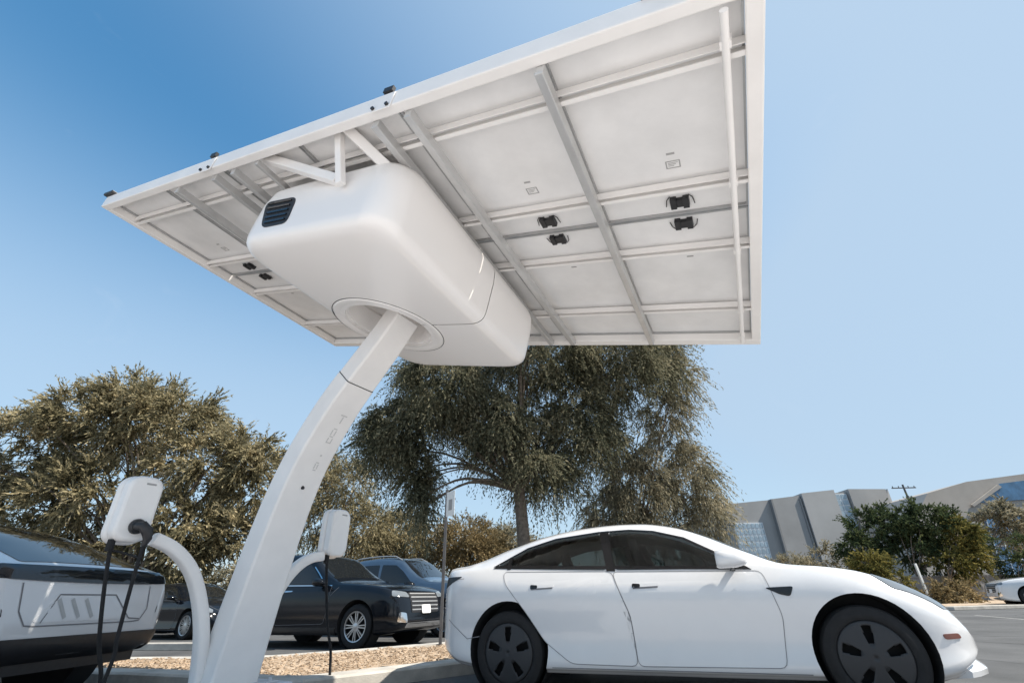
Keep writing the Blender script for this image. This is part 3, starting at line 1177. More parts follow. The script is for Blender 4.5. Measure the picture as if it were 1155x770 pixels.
def make_car(name, loc, heading, label, P, group=None, cut_cabin=False, rear_axle_lateral=None):
    """heading: azimuth of the car's nose (radians, clockwise from +Y)"""
    root = thing(name, loc, label, P.get('cat', 'car'), group, rz=math.pi / 2 - heading)
    mb = body_mesh(P)
    bvh = BVHTree.FromPolygons(mb.v, mb.f)
    body = mb.build('body', [P['paint']], root, smooth=40)
    wbs, R = P['wheelbase'], P['R']
    arch = P.get('arch', R * 1.13)
    track = P['track']
    # wheel openings
    for wx in (0, wbs):
        for s in (-1, 1):
            c_ = MB()
            hz_ = R + P.get('archdz', .02)
            c_.disc((wx, s * (track - .30), hz_), (wx, s * (track + .40), hz_), arch)
            cut(body, c_, M['cavity'])
    if cut_cabin:
        poly = P['dlo_cut']
        c_ = MB()
        c_.prism([(a, -2, b_) for a, b_ in poly], (0, 4, 0))
        cut(body, c_, M['interior'])
    body.data.polygons.foreach_set('use_smooth', [True] * len(body.data.polygons))
    body.data.set_sharp_from_angle(angle=R_(38))
    for wx in (0, wbs):
        for s in (-1, 1):
            wheel(root, (wx, s * track, R), s, R, P.get('tw', .235), P['rim'], P['style'], {'rim': P.get('rimmat', M['alloy'])})
            l_ = MB()
            l_.lathe([(arch + .001, .30), (arch - .002, .285), (arch - .006, 0.02), (.05, .015)], (wx, s * (track - .31), R + P.get('archdz', .02)), (0, s, 0), 40)
            l_.build('wheel_liner', M['cavity'], root, smooth=40)
    for s in (-1, 1):
        sp = side_plane(s)
        dv = (0, -s, 0)
        for poly in P['windows']:
            wm = project_patch(bvh, rpoly(poly, .03, 3), sp, dv, .004, .09, .005)
            wm.build('window', P.get('sideglass', M['carglass']), root, smooth=40)
        for poly in P.get('trims', ()):
            project_patch(bvh, poly, sp, dv, .0055, .09, .012).build('window_trim', M['trim'], root, smooth=40)
        for line in P.get('brightwork', ()):
            strip(bvh, line, sp, dv, .018, .007).build('bright_strip', P.get('brightmat', M['chrome']), root, smooth=50)
        for k, d in enumerate(P['doors']):
            dm = project_patch(bvh, rpoly(d['poly'], .05, 3), sp, dv, .0015, .08, .004)
            door = dm.build('door', P['paint'], root, smooth=40)
            strip(bvh, rpoly(d['poly'], .05, 3), sp, dv, .005, .0034, closed=True).build('door_gap', M['gap'], door)
            hx, hz = d['handle']
            hm = project_patch(bvh, rpoly([(hx - .11, hz - .012), (hx + .11, hz - .006), (hx + .11, hz + .014), (hx - .11, hz + .016)], .01, 3), sp, dv, .012 if not d.get('flush') else .006, .05, .014)
            hm.build('handle', d.get('hmat', M['chrome']), door, smooth=40)
            if d.get('flush'):
                strip(bvh, [(hx - .115, hz - .018), (hx + .10, hz - .012)], sp, dv, .014, .0035).build('handle_recess', M['gap'], door)
                project_patch(bvh, rpoly([(hx - .12, hz - .018), (hx - .05, hz - .014), (hx - .05, hz + .014), (hx - .12, hz + .018)], .012, 3), sp, dv, .0065, .03, .006).build('handle_thumb', M['trim'], door)
        for path in P.get('seams', ()):
            strip(bvh, path, sp, dv, .006, .0034).build('panel_seam', M['gap'], root)
        for nm, poly, mt, off in P.get('side_patches', ()):
            project_patch(bvh, rpoly(poly, .02, 3), sp, dv, off, .05, .01).build(nm, M[mt], root, smooth=40)
        for nm, poly, mt, off in P.get('top_side_patches', ()):
            pl = [(a, s * b_) for a, b_ in poly]
            project_patch(bvh, rpoly(pl, .02, 3), lambda a, b_: (a, b_, 3), (0, 0, -1), off, .04, .008).build(nm, M[mt], root, smooth=40)
        for nm, poly, mt, off in P.get('front_side_patches', ()):
            pl = [(s * a, b_) for a, b_ in poly]
            project_patch(bvh, rpoly(pl, .03, 3), lambda a, b_: (9, a, b_), (-1, 0, 0), off, .05, .01).build(nm, M[mt], root, smooth=40)
        for nm, poly, mt, off in P.get('rear_side_patches', ()):
            pl = [(s * a, b_) for a, b_ in poly]
            project_patch(bvh, rpoly(pl, .03, 3), lambda a, b_: (-6, a, b_), (1, 0, 0), off, .05, .01).build(nm, M[mt], root, smooth=40)
        # mirror: shell, arm and glass
        mxp, mz = P['mirror']
        h, nn, _, _ = bvh.ray_cast(Vector((mxp, s * 3, mz)), Vector((0, -s, 0)))
        my = abs(h.y) if h else P['track']
        m_ = MB()
        rings_ = []
        for k, (dx, sc) in enumerate(((-.095, .85), (-.08, 1.0), (-.02, 1.05), (.06, .95), (.12, .66), (.145, .3))):
            rg = []
            for q in range(16):
                a = 2 * math.pi * q / 16
                ca, sa = math.cos(a), math.sin(a)
                rg.append(Vector((mxp + dx, s * (my + .155) + .105 * sc * math.copysign(abs(ca) ** .7, ca), mz + .052 + .068 * sc * math.copysign(abs(sa) ** .7, sa) - .02 * (1 - sc))))
            rings_.append(rg)
        m_.loft(rings_)
        mir = m_.build('mirror', P.get('mirrormat', P['paint']), root, smooth=50)
        m_ = MB()
        m_.tube([(mxp + .03, s * (my - .03), mz - .02), (mxp + .02, s * (my + .06), mz - .005), (mxp + .01, s * (my + .13), mz + .005)], [.03, .024, .03], 8)
        m_.build('mirror_arm', M['trim'], mir, smooth=50)
        m_ = MB()
        m_.box((mxp - .0965, s * (my + .155), mz + .052), (.002, 0, 0), (0, .078, 0), (0, 0, .048))
        m_.build('mirror_glass', M['glassblack'], mir)
    for nm, poly, mt, off in P.get('top_patches', ()):
        project_patch(bvh, rpoly(poly, .05, 3), lambda a, b_: (a, b_, 3), (0, 0, -1), off, .09, .008).build(nm, M[mt], root, smooth=40)
    for path in P.get('top_seams', ()):
        strip(bvh, path, lambda a, b_: (a, b_, 3), (0, 0, -1), .006, .004).build('panel_seam', M['gap'], root)
    for nm, poly, mt, off in P.get('front_patches', ()):
        project_patch(bvh, rpoly(poly, .03, 3), lambda a, b_: (9, a, b_), (-1, 0, 0), off, .06, .012).build(nm, M[mt], root, smooth=40)
    for nm, poly, mt, off in P.get('rear_patches', ()):
        project_patch(bvh, rpoly(poly, P.get('rear_round', .03), 4), lambda a, b_: (-6, a, b_), (1, 0, 0), off, .06, .012).build(nm, M[mt], root, smooth=40)
    for path in P.get('rear_seams', ()):
        strip(bvh, path, lambda a, b_: (-6, a, b_), (1, 0, 0), .011, .004).build('panel_seam', M['gap'], root)
    return root, bvh, body


# ---------- white electric sedan (the near car)
SED = dict(
    x0=-.978, x1=3.716, wheelbase=2.875, R=.334, rim=.238, track=.905, arch=.388, archdz=.026, tw=.235, style='aero', paint=M['white'], sideglass=M['tint'],
    zr=[(-.978, .66), (-.968, .84), (-.945, .99), (-.91, 1.075), (-.86, 1.098), (-.7, 1.112), (-.5, 1.155), (-.1, 1.272), (.3, 1.366), (.7, 1.418), (1.05, 1.432), (1.3, 1.424), (1.6, 1.376), (1.9, 1.272), (2.2, 1.118), (2.45, 1.0), (2.6, .975),
        (2.9, .935), (3.2, .85), (3.42, .745), (3.57, .665), (3.65, .595), (3.7, .51), (3.716, .43)],
    zb=[(-.978, .62), (-.95, .86), (-.9, .985), (-.7, 1.01), (-.2, 1.0), (.6, .975), (1.4, .955), (2.1, .935), (2.6, .93), (2.9, .892), (3.2, .805), (3.45, .69), (3.6, .58), (3.716, .40)],
    z0=[(-.978, .50), (-.95, .40), (-.85, .30), (-.6, .215), (0, .175), (3.15, .17), (3.4, .20), (3.58, .27), (3.67, .34), (3.716, .38)],
    wb=[(-.978, .56), (-.95, .68), (-.88, .78), (-.7, .87), (-.3, .915), (.5, .922), (2.2, .922), (2.9, .922), (3.2, .90), (3.42, .84), (3.58, .73), (3.68, .58), (3.716, .42)],
    wl=[(-.978, .54), (-.95, .65), (-.88, .74), (-.7, .80), (-.2, .845), (.6, .842), (1.6, .848), (2.3, .858), (2.9, .842), (3.2, .80), (3.42, .735), (3.58, .64), (3.68, .52), (3.716, .38)],
    wr=[(-.978, .50), (-.9, .62), (-.6, .60), (0, .60), (.9, .60), (1.5, .595), (2.0, .64), (2.4, .74), (2.9, .70), (3.2, .66), (3.45, .60), (3.6, .50), (3.716, .30)],
    windows=[[(-.13, 1.065), (-.02, 1.028), (-.02, 1.125)],
             [(.005, 1.026), (.97, .978), (.915, 1.322), (.45, 1.283), (.15, 1.208), (.005, 1.14)],
             [(1.06, .976), (2.13, .948), (1.93, 1.09), (1.68, 1.222), (1.42, 1.298), (1.2, 1.324), (1.005, 1.325)]],
    trims=[[(.975, .970), (1.055, .966), (1.0, 1.335), (.91, 1.33)], [(-.025, 1.02), (.01, 1.02), (.01, 1.15), (-.025, 1.128)],
           [(-.18, 1.035), (2.2, .938), (2.16, .966), (-.13, 1.06)], [(1.93, 1.083), (1.95, 1.09), (1.70, 1.232), (1.43, 1.309), (1.2, 1.335), (.9, 1.332), (.45, 1.294), (.15, 1.219), (-.02, 1.135), (-.18, 1.05), (-.15, 1.055), (-.02, 1.122), (.15, 1.206), (.45, 1.281), (.9, 1.320), (1.2, 1.323), (1.42, 1.297), (1.68, 1.221)]],
    dlo_cut=[(-.09, 1.06), (2.08, .968), (1.9, 1.09), (1.66, 1.202), (1.41, 1.278), (1.2, 1.303), (.9, 1.301), (.45, 1.262), (.15, 1.19), (0, 1.115)],
    doors=[dict(poly=[(.60, .262), (1.17, .255), (1.15, .62), (1.02, .965), (-.06, 1.0), (-.03, .90), (.18, .66), (.36, .42)], handle=(.36, .858), flush=True, hmat=M['white']),
           dict(poly=[(1.174, .255), (2.28, .262), (2.34, .60), (2.27, .925), (1.024, .962), (1.154, .62)], handle=(1.32, .842), flush=True, hmat=M['white'])],
    seams=[[(-.60, .955), (-.88, .945)], [(-.36, .46), (-.52, .44), (-.80, .60)], [(.42, .232), (2.44, .226)]],
    side_patches=[('side_repeater', [(2.26, .80), (2.47, .805), (2.43, .735), (2.36, .75)], 'trim', .006), ('side_marker', [(3.40, .445), (3.53, .45), (3.515, .482), (3.39, .478)], 'amber', .006),
                  ('tail_light', [(-.93, .86), (-.63, .975), (-.90, .975)], 'black', .005)],
    top_side_patches=[('headlight', [(3.05, .80), (3.18, .845), (3.50, .745), (3.585, .60), (3.50, .56), (3.35, .66)], 'lamp', .006)],
    top_patches=[('windshield', [(2.40, -.66), (2.40, .66), (1.62, .50), (1.62, -.50)], 'carglass', .004), ('roof_glass', [(1.56, -.44), (1.56, .44), (.55, .44), (.55, -.44)], 'carglass', .004), ('rear_window', [(.49, -.44), (.49, .44), (-.62, .50), (-.62, -.50)], 'carglass', .004)],
    top_seams=[[(2.5, -.70), (2.9, -.69), (3.25, -.63), (3.52, -.45), (3.6, 0), (3.52, .45), (3.25, .63), (2.9, .69), (2.5, .70)]],
    front_patches=[('bumper_intake', [(-.60, .235), (.60, .235), (.52, .32), (-.52, .32)], 'trim', .004)],
    rear_patches=[('number_plate', [(-.16, .60), (.16, .60), (.16, .72), (-.16, .72)], 'plate', .006)],
    rear_side_patches=[('tail_light', [(.40, .90), (.72, .93), (.70, .985), (.42, .985)], 'red', .006)],
    mirror=(2.03, .965))


def fx(x):
    return x * .83 if x < 0 else (x if x < 2.875 else 2.875 + (x - 2.875) * .90)


def remap(v):
    if isinstance(v, list):
        return [remap(q) for q in v]
    if isinstance(v, tuple) and len(v) == 2 and all(isinstance(q, (int, float)) for q in v):
        return (fx(v[0]), v[1])
    if isinstance(v, tuple):
        return tuple(remap(q) for q in v)
    return v


for k_ in ('zr', 'zb', 'z0', 'wb', 'wl', 'wr', 'seams', 'side_patches', 'top_side_patches', 'top_patches', 'top_seams'):
    SED[k_] = remap(SED[k_])
SED['x0'], SED['x1'] = fx(SED['x0']), fx(SED['x1'])
SED['sculpt'] = True
TH = R_(20.95)
d0 = Vector((math.cos(TH), -math.sin(TH), 0))
n0 = Vector((-math.sin(TH), -math.cos(TH), 0))
sed_origin = Vector((-0.104, 5.09, 0)) - n0 * .9
sedan, sbvh, sbody = make_car('electric_sedan', sed_origin, R_(90) + TH, 'white electric sedan parked broadside at the right with dark wheel covers', SED, cut_cabin=True)
# front lip, lower grille corner, cabin fittings
b = MB()
lipv = []
for y, x, zt in [(-.74, 3.50, .235), (-.68, 3.575, .238), (-.55, 3.68, .242), (-.35, 3.745, .246), (0, 3.765, .248), (.35, 3.745, .246), (.55, 3.68, .242), (.68, 3.575, .238), (.74, 3.50, .235)]:
    x = fx(x)
    lipv.append([Vector((x - .10, y * .97, zt + .12)), Vector((x - .055, y * 1.0, zt + .075)), Vector((x + .012, y * 1.03, zt + .012)), Vector((x + .006, y * 1.03, zt - .02)), Vector((x - .10, y * .97, zt - .035))])
b.loft(lipv)
b.build('front_lip', M['white'], sedan, smooth=40)
b = MB()
ledge = []
for y, x, zt in [(-.73, 3.50, .40), (-.66, 3.575, .405), (-.50, 3.675, .41), (-.3, 3.73, .412), (0, 3.75, .412), (.3, 3.73, .412), (.50, 3.675, .41), (.66, 3.575, .405), (.73, 3.50, .40)]:
    x = fx(x)
    ledge.append([Vector((x - .11, y * .96, zt + .095)), Vector((x - .06, y * .985, zt + .075)), Vector((x + .014, y * 1.02, zt + .03)), Vector((x + .026, y * 1.02, zt + .004)), Vector((x - .03, y * 1.0, zt - .022)), Vector((x - .10, y * .96, zt - .045))])
b.loft(ledge)
b.build('bumper_shelf', M['white'], sedan, smooth=50)
for s in (-1, 1):
    for x in (.35, 1.28):
        b = MB()
        rg = []
        for z, dx, hw, hd in ((.92, .0, .23, .07), (1.0, -.03, .23, .06), (1.10, -.07, .19, .055), (1.16, -.085, .12, .05), (1.17, -.085, .12, .05), (1.25, -.105, .115, .045), (1.28, -.11, .08, .03)):
            rg.append([Vector((x + dx + hd * math.cos(a) , s * .37 + hw * math.sin(a), z)) for a in [2 * math.pi * k / 14 for k in range(14)]])
        b.loft(rg)
        b.build('seat', M['interior'], sedan, smooth=50)
b = MB()
b.lathe([(.17, -.012), (.183, 0), (.17, .012), (.158, 0)], (1.86, .37, 1.0), (.9, 0, .4), 28, closed=True)
b.build('steering_wheel', M['interior'], sedan, smooth=60)

# ---------- black suv and its neighbours behind the median
SUV = dict(
    cat='car', x0=-1.0, x1=3.85, wheelbase=2.9, R=.375, rim=.255, track=.95, arch=.43, archdz=.02, tw=.25, style='alloy', paint=M['blackpaint'],
    zr=[(-1.0, .70), (-.985, 1.0), (-.95, 1.20), (-.85, 1.42), (-.7, 1.60), (-.5, 1.70), (0, 1.755), (.6, 1.775), (1.0, 1.765), (1.35, 1.70), (1.7, 1.49), (2.08, 1.27), (2.32, 1.165), (2.7, 1.13), (3.3, 1.07), (3.55, 1.01), (3.72, .93), (3.8, .82), (3.84, .66), (3.85, .52)],
    zb=[(-1.0, .66), (-.97, .92), (-.9, 1.09), (-.6, 1.14), (.5, 1.10), (1.8, 1.075), (2.5, 1.065), (2.9, 1.045), (3.3, 1.0), (3.6, .93), (3.75, .82), (3.85, .48)],
    z0=[(-1.0, .5), (-.95, .42), (-.8, .33), (-.4, .25), (0, .22), (3.2, .22), (3.6, .26), (3.78, .32), (3.85, .4)],
    wb=[(-1.0, .72), (-.95, .84), (-.8, .92), (-.4, .965), (.5, .97), (2.8, .97), (3.2, .955), (3.5, .92), (3.7, .85), (3.8, .76), (3.85, .62)],
    wl=[(-1.0, .70), (-.95, .80), (-.8, .86), (-.4, .90), (.5, .905), (2.3, .905), (3.0, .90), (3.4, .88), (3.7, .80), (3.8, .72), (3.85, .58)],
    wr=[(-1.0, .62), (-.9, .70), (-.6, .66), (0, .67), (1.2, .66), (1.8, .70), (2.4, .80), (2.9, .80), (3.4, .78), (3.7, .70), (3.85, .5)],
    windows=[[(-.70, 1.18), (-.32, 1.165), (-.32, 1.52), (-.55, 1.50)], [(-.28, 1.16), (.72, 1.14), (.66, 1.60), (.2, 1.60), (-.28, 1.56)], [(.80, 1.14), (1.86, 1.115), (1.48, 1.42), (1.22, 1.575), (.76, 1.60)]],
    trims=[[(.715, 1.13), (.805, 1.13), (.765, 1.61), (.655, 1.61)]],
    brightwork=[[(-.7, 1.155), (2.15, 1.085)], [(.45, .36), (2.42, .35)], [(1.86, 1.17), (1.47, 1.46)]],
    doors=[dict(poly=[(.40, .42), (.78, .40), (.76, 1.12), (-.30, 1.145), (-.25, .95), (.1, .85), (.33, .6)], handle=(.02, 1.02)), dict(poly=[(.80, .40), (2.10, .42), (2.18, .7), (2.16, 1.085), (.78, 1.115)], handle=(1.02, 1.0))],
    seams=[[(2.2, .9), (2.35, 1.05)]],
    side_patches=[('tail_light', [(-.93, .98), (-.72, 1.0), (-.74, 1.10), (-.9, 1.09)], 'red', .006), ('cladding', [(.42, .24), (2.42, .24), (2.42, .36), (.42, .37)], 'black', .01)],
    front_side_patches=[('headlight', [(.50, .84), (.86, .86), (.82, .96), (.52, .93)], 'lamp', .008), ('fog_light', [(.60, .42), (.80, .44), (.78, .60), (.62, .58)], 'chrome', .008)],
    front_patches=[('grille', [(-.46, .58), (.46, .58), (.50, .92), (-.50, .92)], 'black', .006)] + [('grille_bar', [(-.45, z_), (.45, z_), (.45, z_ + .022), (-.45, z_ + .022)], 'alu', .014) for z_ in (.62, .69, .76, .83, .89)] + [('bumper_trim', [(-.62, .34), (.62, .34), (.60, .42), (-.60, .42)], 'chrome', .006), ('number_plate', [(-.15, .56), (.15, .56), (.15, .71), (-.15, .71)], 'plate', .03)],
    top_patches=[('windshield', [(2.12, -.78), (2.12, .78), (1.38, .64), (1.38, -.64)], 'carglass', .004)],
    rear_patches=[('rear_window', [(-.6, 1.2), (.6, 1.2), (.55, 1.52), (-.55, 1.52)], 'carglass', .004)],
    mirror=(1.92, 1.10), mirrormat=M['blackpaint'])


def mesh_mat():
    m = mat('chrome_mesh', (0.1, 0.1, 0.1), 0.3, metal=0.8)
    n = m.node_tree
    b_ = n.nodes['Principled BSDF']
    t = n.nodes.new('ShaderNodeTexVoronoi')
    t.inputs['Scale'].default_value = 9
    r = n.nodes.new('ShaderNodeValToRGB')
    r.color_ramp.elements[0].position = .25
    r.color_ramp.elements[0].color = (.008, .008, .009, 1)
    r.color_ramp.elements[1].position = .75
    r.color_ramp.elements[1].color = (.2, .2, .2, 1)
    tcn = n.nodes.new('ShaderNodeTexCoord')
    n.links.new(tcn.outputs['Object'], t.inputs['Vector'])
    n.links.new(t.outputs['Distance'], r.inputs['Fac'])
    n.links.new(r.outputs['Color'], b_.inputs['Base Color'])
    return m


M['chrome_mesh'] = mesh_mat()


def place_by_front_wheel(P, wx, wy, az):
    d = Vector((math.sin(az), math.cos(az), 0))
    right = Vector((math.cos(az), -math.sin(az), 0))
    return Vector((wx, wy, 0)) - right * P['track'] - d * P['wheelbase']


AZ = R_(114)
make_car('parked_suv', place_by_front_wheel(SUV, -3.12, 10.24, AZ), AZ, 'black suv with chrome trimmed windows and silver rims behind the column', SUV)

TRK = dict(SUV)
TRK.update(paint=M['bluepaint'], mirrormat=M['trim'], brightwork=[], sideglass=M['carglass'],
           zr=[(a, z + .10 * min(1, max(0, (z - .6) / .6))) for a, z in SUV['zr']], zb=[(a, z + .06) for a, z in SUV['zb']],
           windows=[[(x, z + .07) for x, z in w] for w in SUV['windows']], trims=[],
           front_patches=[('grille', [(-.55, .55), (.55, .55), (.60, .92), (-.60, .92)], 'black', .006), ('bumper_trim', [(-.66, .34), (.66, .34), (.66, .50), (-.66, .50)], 'black', .008)],
           top_patches=[('windshield', [(2.12, -.78), (2.12, .78), (1.38, .64), (1.38, -.64)], 'carglass', .004)])
trk, tb, _ = make_car('parked_suv', place_by_front_wheel(TRK, -1.85, 13.1, AZ), AZ, 'grey blue tall vehicle with roof rails parked beyond the black suv', TRK)
for s in (-1, 1):
    b = MB()
    pts = []
    for x in np.linspace(-.5, 1.3, 9):
        h, _, _, _ = tb.ray_cast(Vector((x, s * .62, 3)), Vector((0, 0, -1)))
        pts.append(h + Vector((0, 0, .055 if abs(x - .4) < .85 else .0)))
    b.tube(pts, .018, 8)
    b.build('roof_rail', M['alu'], trk, smooth=50)

DSED = dict(SED)
DSED.update(paint=M['blackpaint'], sideglass=M['carglass'], style='spoke', side_patches=SED['side_patches'][1:], rimmat=M['alloy'],
            front_patches=SED['front_patches'] + [('grille', [(-.4, .42), (.4, .42), (.46, .56), (-.46, .56)], 'chrome_mesh', .005), ('number_plate', [(-.16, .34), (.16, .34), (.16, .46), (-.16, .46)], 'plate', .02)])
make_car('parked_sedan', place_by_front_wheel(DSED, -9.1, 14.6, R_(118)), R_(118), 'black sedan with white number plate parked farther back at the left', DSED)
SSED = dict(DSED)
SSED.update(paint=M['silver'])
make_car('parked_sedan', (-12.2, 19.6, 0), R_(-60), 'silver sedan showing red tail light between charger arm and column', SSED)
CROSS = dict(SUV)
CROSS.update(paint=M['white'], mirrormat=M['white'], brightwork=[])
make_car('parked_suv', place_by_front_wheel(CROSS, 21.4, 22.2, R_(-65)) - Vector((math.cos(R_(-65)), -math.sin(R_(-65)), 0)) * -1.9, R_(-65), 'white suv parked against the verge at the far right', CROSS)

# ---------- white crossover at the left, seen from behind
MX = dict(SUV)
MX.update(
    x0=-1.02, x1=3.95, wheelbase=2.95, R=.36, rim=.25, track=.985, paint=M['white'], mirrormat=M['white'], style='alloy', brightwork=[], tw=.285,
    zr=[(-1.02, .62), (-1.012, .82), (-.99, .965), (-.955, 1.075), (-.90, 1.12), (-.80, 1.165), (-.5, 1.285), (-.1, 1.43), (.4, 1.56), (.9, 1.63), (1.3, 1.65), (1.7, 1.60), (2.1, 1.43), (2.5, 1.20), (2.75, 1.09), (3.1, 1.03), (3.45, .95), (3.7, .85), (3.85, .72), (3.93, .58), (3.95, .50)],
    zb=[(-1.02, .58), (-1.0, .80), (-.97, .95), (-.9, 1.055), (-.6, 1.10), (.5, 1.08), (1.8, 1.05), (2.6, 1.0), (3.1, .95), (3.5, .86), (3.8, .70), (3.95, .45)],
    z0=[(-1.02, .50), (-1.0, .44), (-.93, .405), (-.8, .39), (-.4, .30), (0, .22), (3.3, .2), (3.7, .22), (3.95, .3)],
    wb=[(-1.02, .84), (-1.0, .90), (-.95, .945), (-.8, .98), (-.4, 1.0), (2.9, 1.0), (3.3, .97), (3.6, .90), (3.8, .78), (3.95, .55)],
    wl=[(-1.02, .82), (-1.0, .875), (-.95, .91), (-.8, .925), (-.4, .925), (2.3, .92), (3.0, .9), (3.5, .82), (3.8, .68), (3.95, .5)],
    wr=[(-1.02, .74), (-1.0, .80), (-.95, .84), (-.85, .80), (-.6, .72), (0, .68), (1.2, .66), (1.8, .70), (2.5, .82), (3.0, .80), (3.5, .70), (3.95, .4)],
    windows=[[(-.30, 1.13), (.72, 1.12), (.66, 1.50), (.3, 1.44), (-.1, 1.30)], [(.80, 1.12), (2.2, 1.08), (1.85, 1.36), (1.5, 1.50), (.76, 1.52)]], trims=[],
    doors=[dict(poly=[(.45, .42), (.78, .40), (.76, 1.10), (-.25, 1.115), (.1, .85), (.36, .6)], handle=(.15, .98)), dict(poly=[(.80, .40), (2.20, .42), (2.28, .7), (2.26, 1.04), (.78, 1.10)], handle=(1.02, .97))],
    side_patches=[], front_side_patches=[('headlight', [(.45, .74), (.78, .76), (.72, .84), (.46, .82)], 'lamp', .008)],
    front_patches=[('bumper_trim', [(-.6, .36), (.6, .36), (.56, .48), (-.56, .48)], 'trim', .006)],
    rear_round=.06,
    rear_patches=[('light_bar', [(-.96, 1.0), (-.5, .985), (0, .98), (.5, .985), (.96, 1.0), (.99, 1.065), (.90, 1.105), (0, 1.112), (-.90, 1.105), (-.99, 1.065)], 'glassblack', .008),
                  ('rear_bumper', [(-.88, .40), (.88, .40), (.90, .54), (.86, .565), (-.86, .565), (-.90, .54)], 'black', .022),
                  ('number_plate', [(-.40, .675), (.56, .675), (.34, .875), (-.18, .875)], 'white', .004)],
    rear_seams=[[(-.66, .97), (-.68, .76), (-.60, .655), (-.5, .648), (.5, .648), (.60, .655), (.68, .76), (.72, .97)], [(-.60, .67), (-.46, .68), (-.24, .885), (.36, .885), (.47, .67)]],
    rear_side_patches=[],
    top_patches=[('rear_window', [(-.84, -.70), (-.84, .70), (.35, .60), (.35, -.60)], 'carglass', .004), ('windshield', [(2.5, -.78), (2.5, .78), (1.2, .62), (1.2, -.62)], 'carglass', .004)],
    mirror=(2.2, 1.07))
MAZ = R_(-86)
fwd = Vector((math.sin(MAZ), math.cos(MAZ), 0))
rgt = Vector((math.cos(MAZ), -math.sin(MAZ), 0))
mcorner = Vector((-3.98, 6.0, 0))
mx_car, mbvh, _ = make_car('parked_crossover', mcorner - rgt * 1.0 + fwd * 1.0, MAZ, 'white crossover seen from behind at the left with black tail band', MX)
b = MB()
for a, c in (((-.02, .70), (.09, .85)), ((.12, .70), (.23, .85)), ((.26, .70), (.36, .85))):
    strip(mbvh, [a, c], lambda q, r: (-6, q, r), (1, 0, 0), .035, .0062).build('painted_reflection', M['alu'], mx_car)  # pale strips laid on the tailgate to imitate reflections round the plate
b.abox(-.90, -.60, -.80, .80, .30, .42)
b.build('tow_cover', M['black'], mx_car)

# ================================================================== SIGN POST
sp = atz(496.5, 727, .12)
sp = Vector((sp.x, sp.y, .11))
post = thing('sign_post', sp, 'thin dark post with a white parking sign turned nearly edge on', 'sign')
ph = (at(499.5, 552, sp.y).z - sp.z)
b = MB()
b.box((0, 0, ph / 2), (.026, 0, 0), (0, .02, 0), (0, 0, ph / 2))
b.build('post', M['galv'], post, bevel=.004)
sz0, sz1 = at(500, 583, sp.y).z - sp.z, at(500, 556, sp.y).z - sp.z
b = MB()
q = R_(-52)
dx, dy = math.cos(q), math.sin(q)
b.box((.155 * dx * 1.0, .155 * dy - .03, (sz0 + sz1) / 2), (.15 * dx, .15 * dy, 0), (dy * .002, -dx * .002, 0), (0, 0, (sz1 - sz0) / 2))
b.build('sign_plate', M['signw'], post)
b = MB()
b.box((.155 * dx - .004 * 1, .155 * dy - .03 - .0035, sz0 + (sz1 - sz0) * .45), (.06 * dx, .06 * dy, 0), (dy * .001, -dx * .001, 0), (0, 0, (sz1 - sz0) * .22))
b.build('sign_print', M['grey'], post)


# ================================================================== TREES
def leaf_mesh(name, P0, AX, size, aspect, material, parent):
    """P0: (n,3) centres, AX: (n,3) leaf axes"""
    n = len(P0)
    rnd = RNG.normal(size=(n, 3))
    a = AX / np.linalg.norm(AX, axis=1, keepdims=True)
    b_ = np.cross(a, rnd)
    b_ /= np.linalg.norm(b_, axis=1, keepdims=True) + 1e-9
    s = (size * RNG.uniform(.6, 1.4, size=(n, 1)))
    v = np.empty((n, 4, 3), dtype=np.float32)
    v[:, 0] = P0 - a * s
    v[:, 1] = P0 + b_ * s * aspect - a * s * .1
    v[:, 2] = P0 + a * s
    v[:, 3] = P0 - b_ * s * aspect - a * s * .1
    me = bpy.data.meshes.new(name)
    me.vertices.add(n * 4)
    me.vertices.foreach_set('co', v.ravel())
    me.loops.add(n * 4)
    me.loops.foreach_set('vertex_index', np.arange(n * 4, dtype=np.int32))
    me.polygons.add(n)
    me.polygons.foreach_set('loop_start', np.arange(0, n * 4, 4, dtype=np.int32))
    me.update(calc_edges=True)
    me.materials.append(material)
    ob = bpy.data.objects.new(name, me)
    COL.objects.link(ob)
    ob.parent = parent
    return ob


def sprays(blobs, leaf_per, length, droop, outward, jitter, clump=7, dens=1.0, wild=.4):
    """blobs: (centre, radii, twigs). Twigs start in clumps near each blob's shell and trail outward and down."""
    P0, AX, roots = [], [], []
    for c, r, n in blobs:
        c, r = np.array(c, float), np.array(r, float)
        nc = max(1, int(n * dens) // clump)
        d = RNG.normal(size=(nc, 3))
        d /= np.linalg.norm(d, axis=1, keepdims=True)
        rad = RNG.uniform(.25, 1.0, size=(nc, 1)) ** .6
        cc = c + d * r * rad
        roots += [tuple(q) for q in cc[:: max(1, nc // 2)]]
        for k in range(clump):
            st = cc + RNG.normal(size=(nc, 3)) * .10 * r.mean() * .5
            dr = d * outward + RNG.normal(size=(nc, 3)) * jitter
            dr /= np.linalg.norm(dr, axis=1, keepdims=True)
            ln = length * RNG.uniform(.5, 1.3, size=(nc, 1))
            t = np.linspace(.05, 1, leaf_per)[None, :, None]
            pos = st[:, None, :] + dr[:, None, :] * ln[:, None, :] * t
            pos[..., 2] -= droop * ln * (t[..., 0] ** 1.8)
            tang = dr[:, None, :] * np.ones_like(t)
            tang[..., 2] -= droop * 1.8 * t[..., 0] ** .8
            ax = tang + RNG.normal(size=pos.shape) * wild
            pos += RNG.normal(size=pos.shape) * .02 * ln[:, None, :]
            P0.append(pos.reshape(-1, 3))
            AX.append(ax.reshape(-1, 3))
    return np.concatenate(P0), np.concatenate(AX), roots


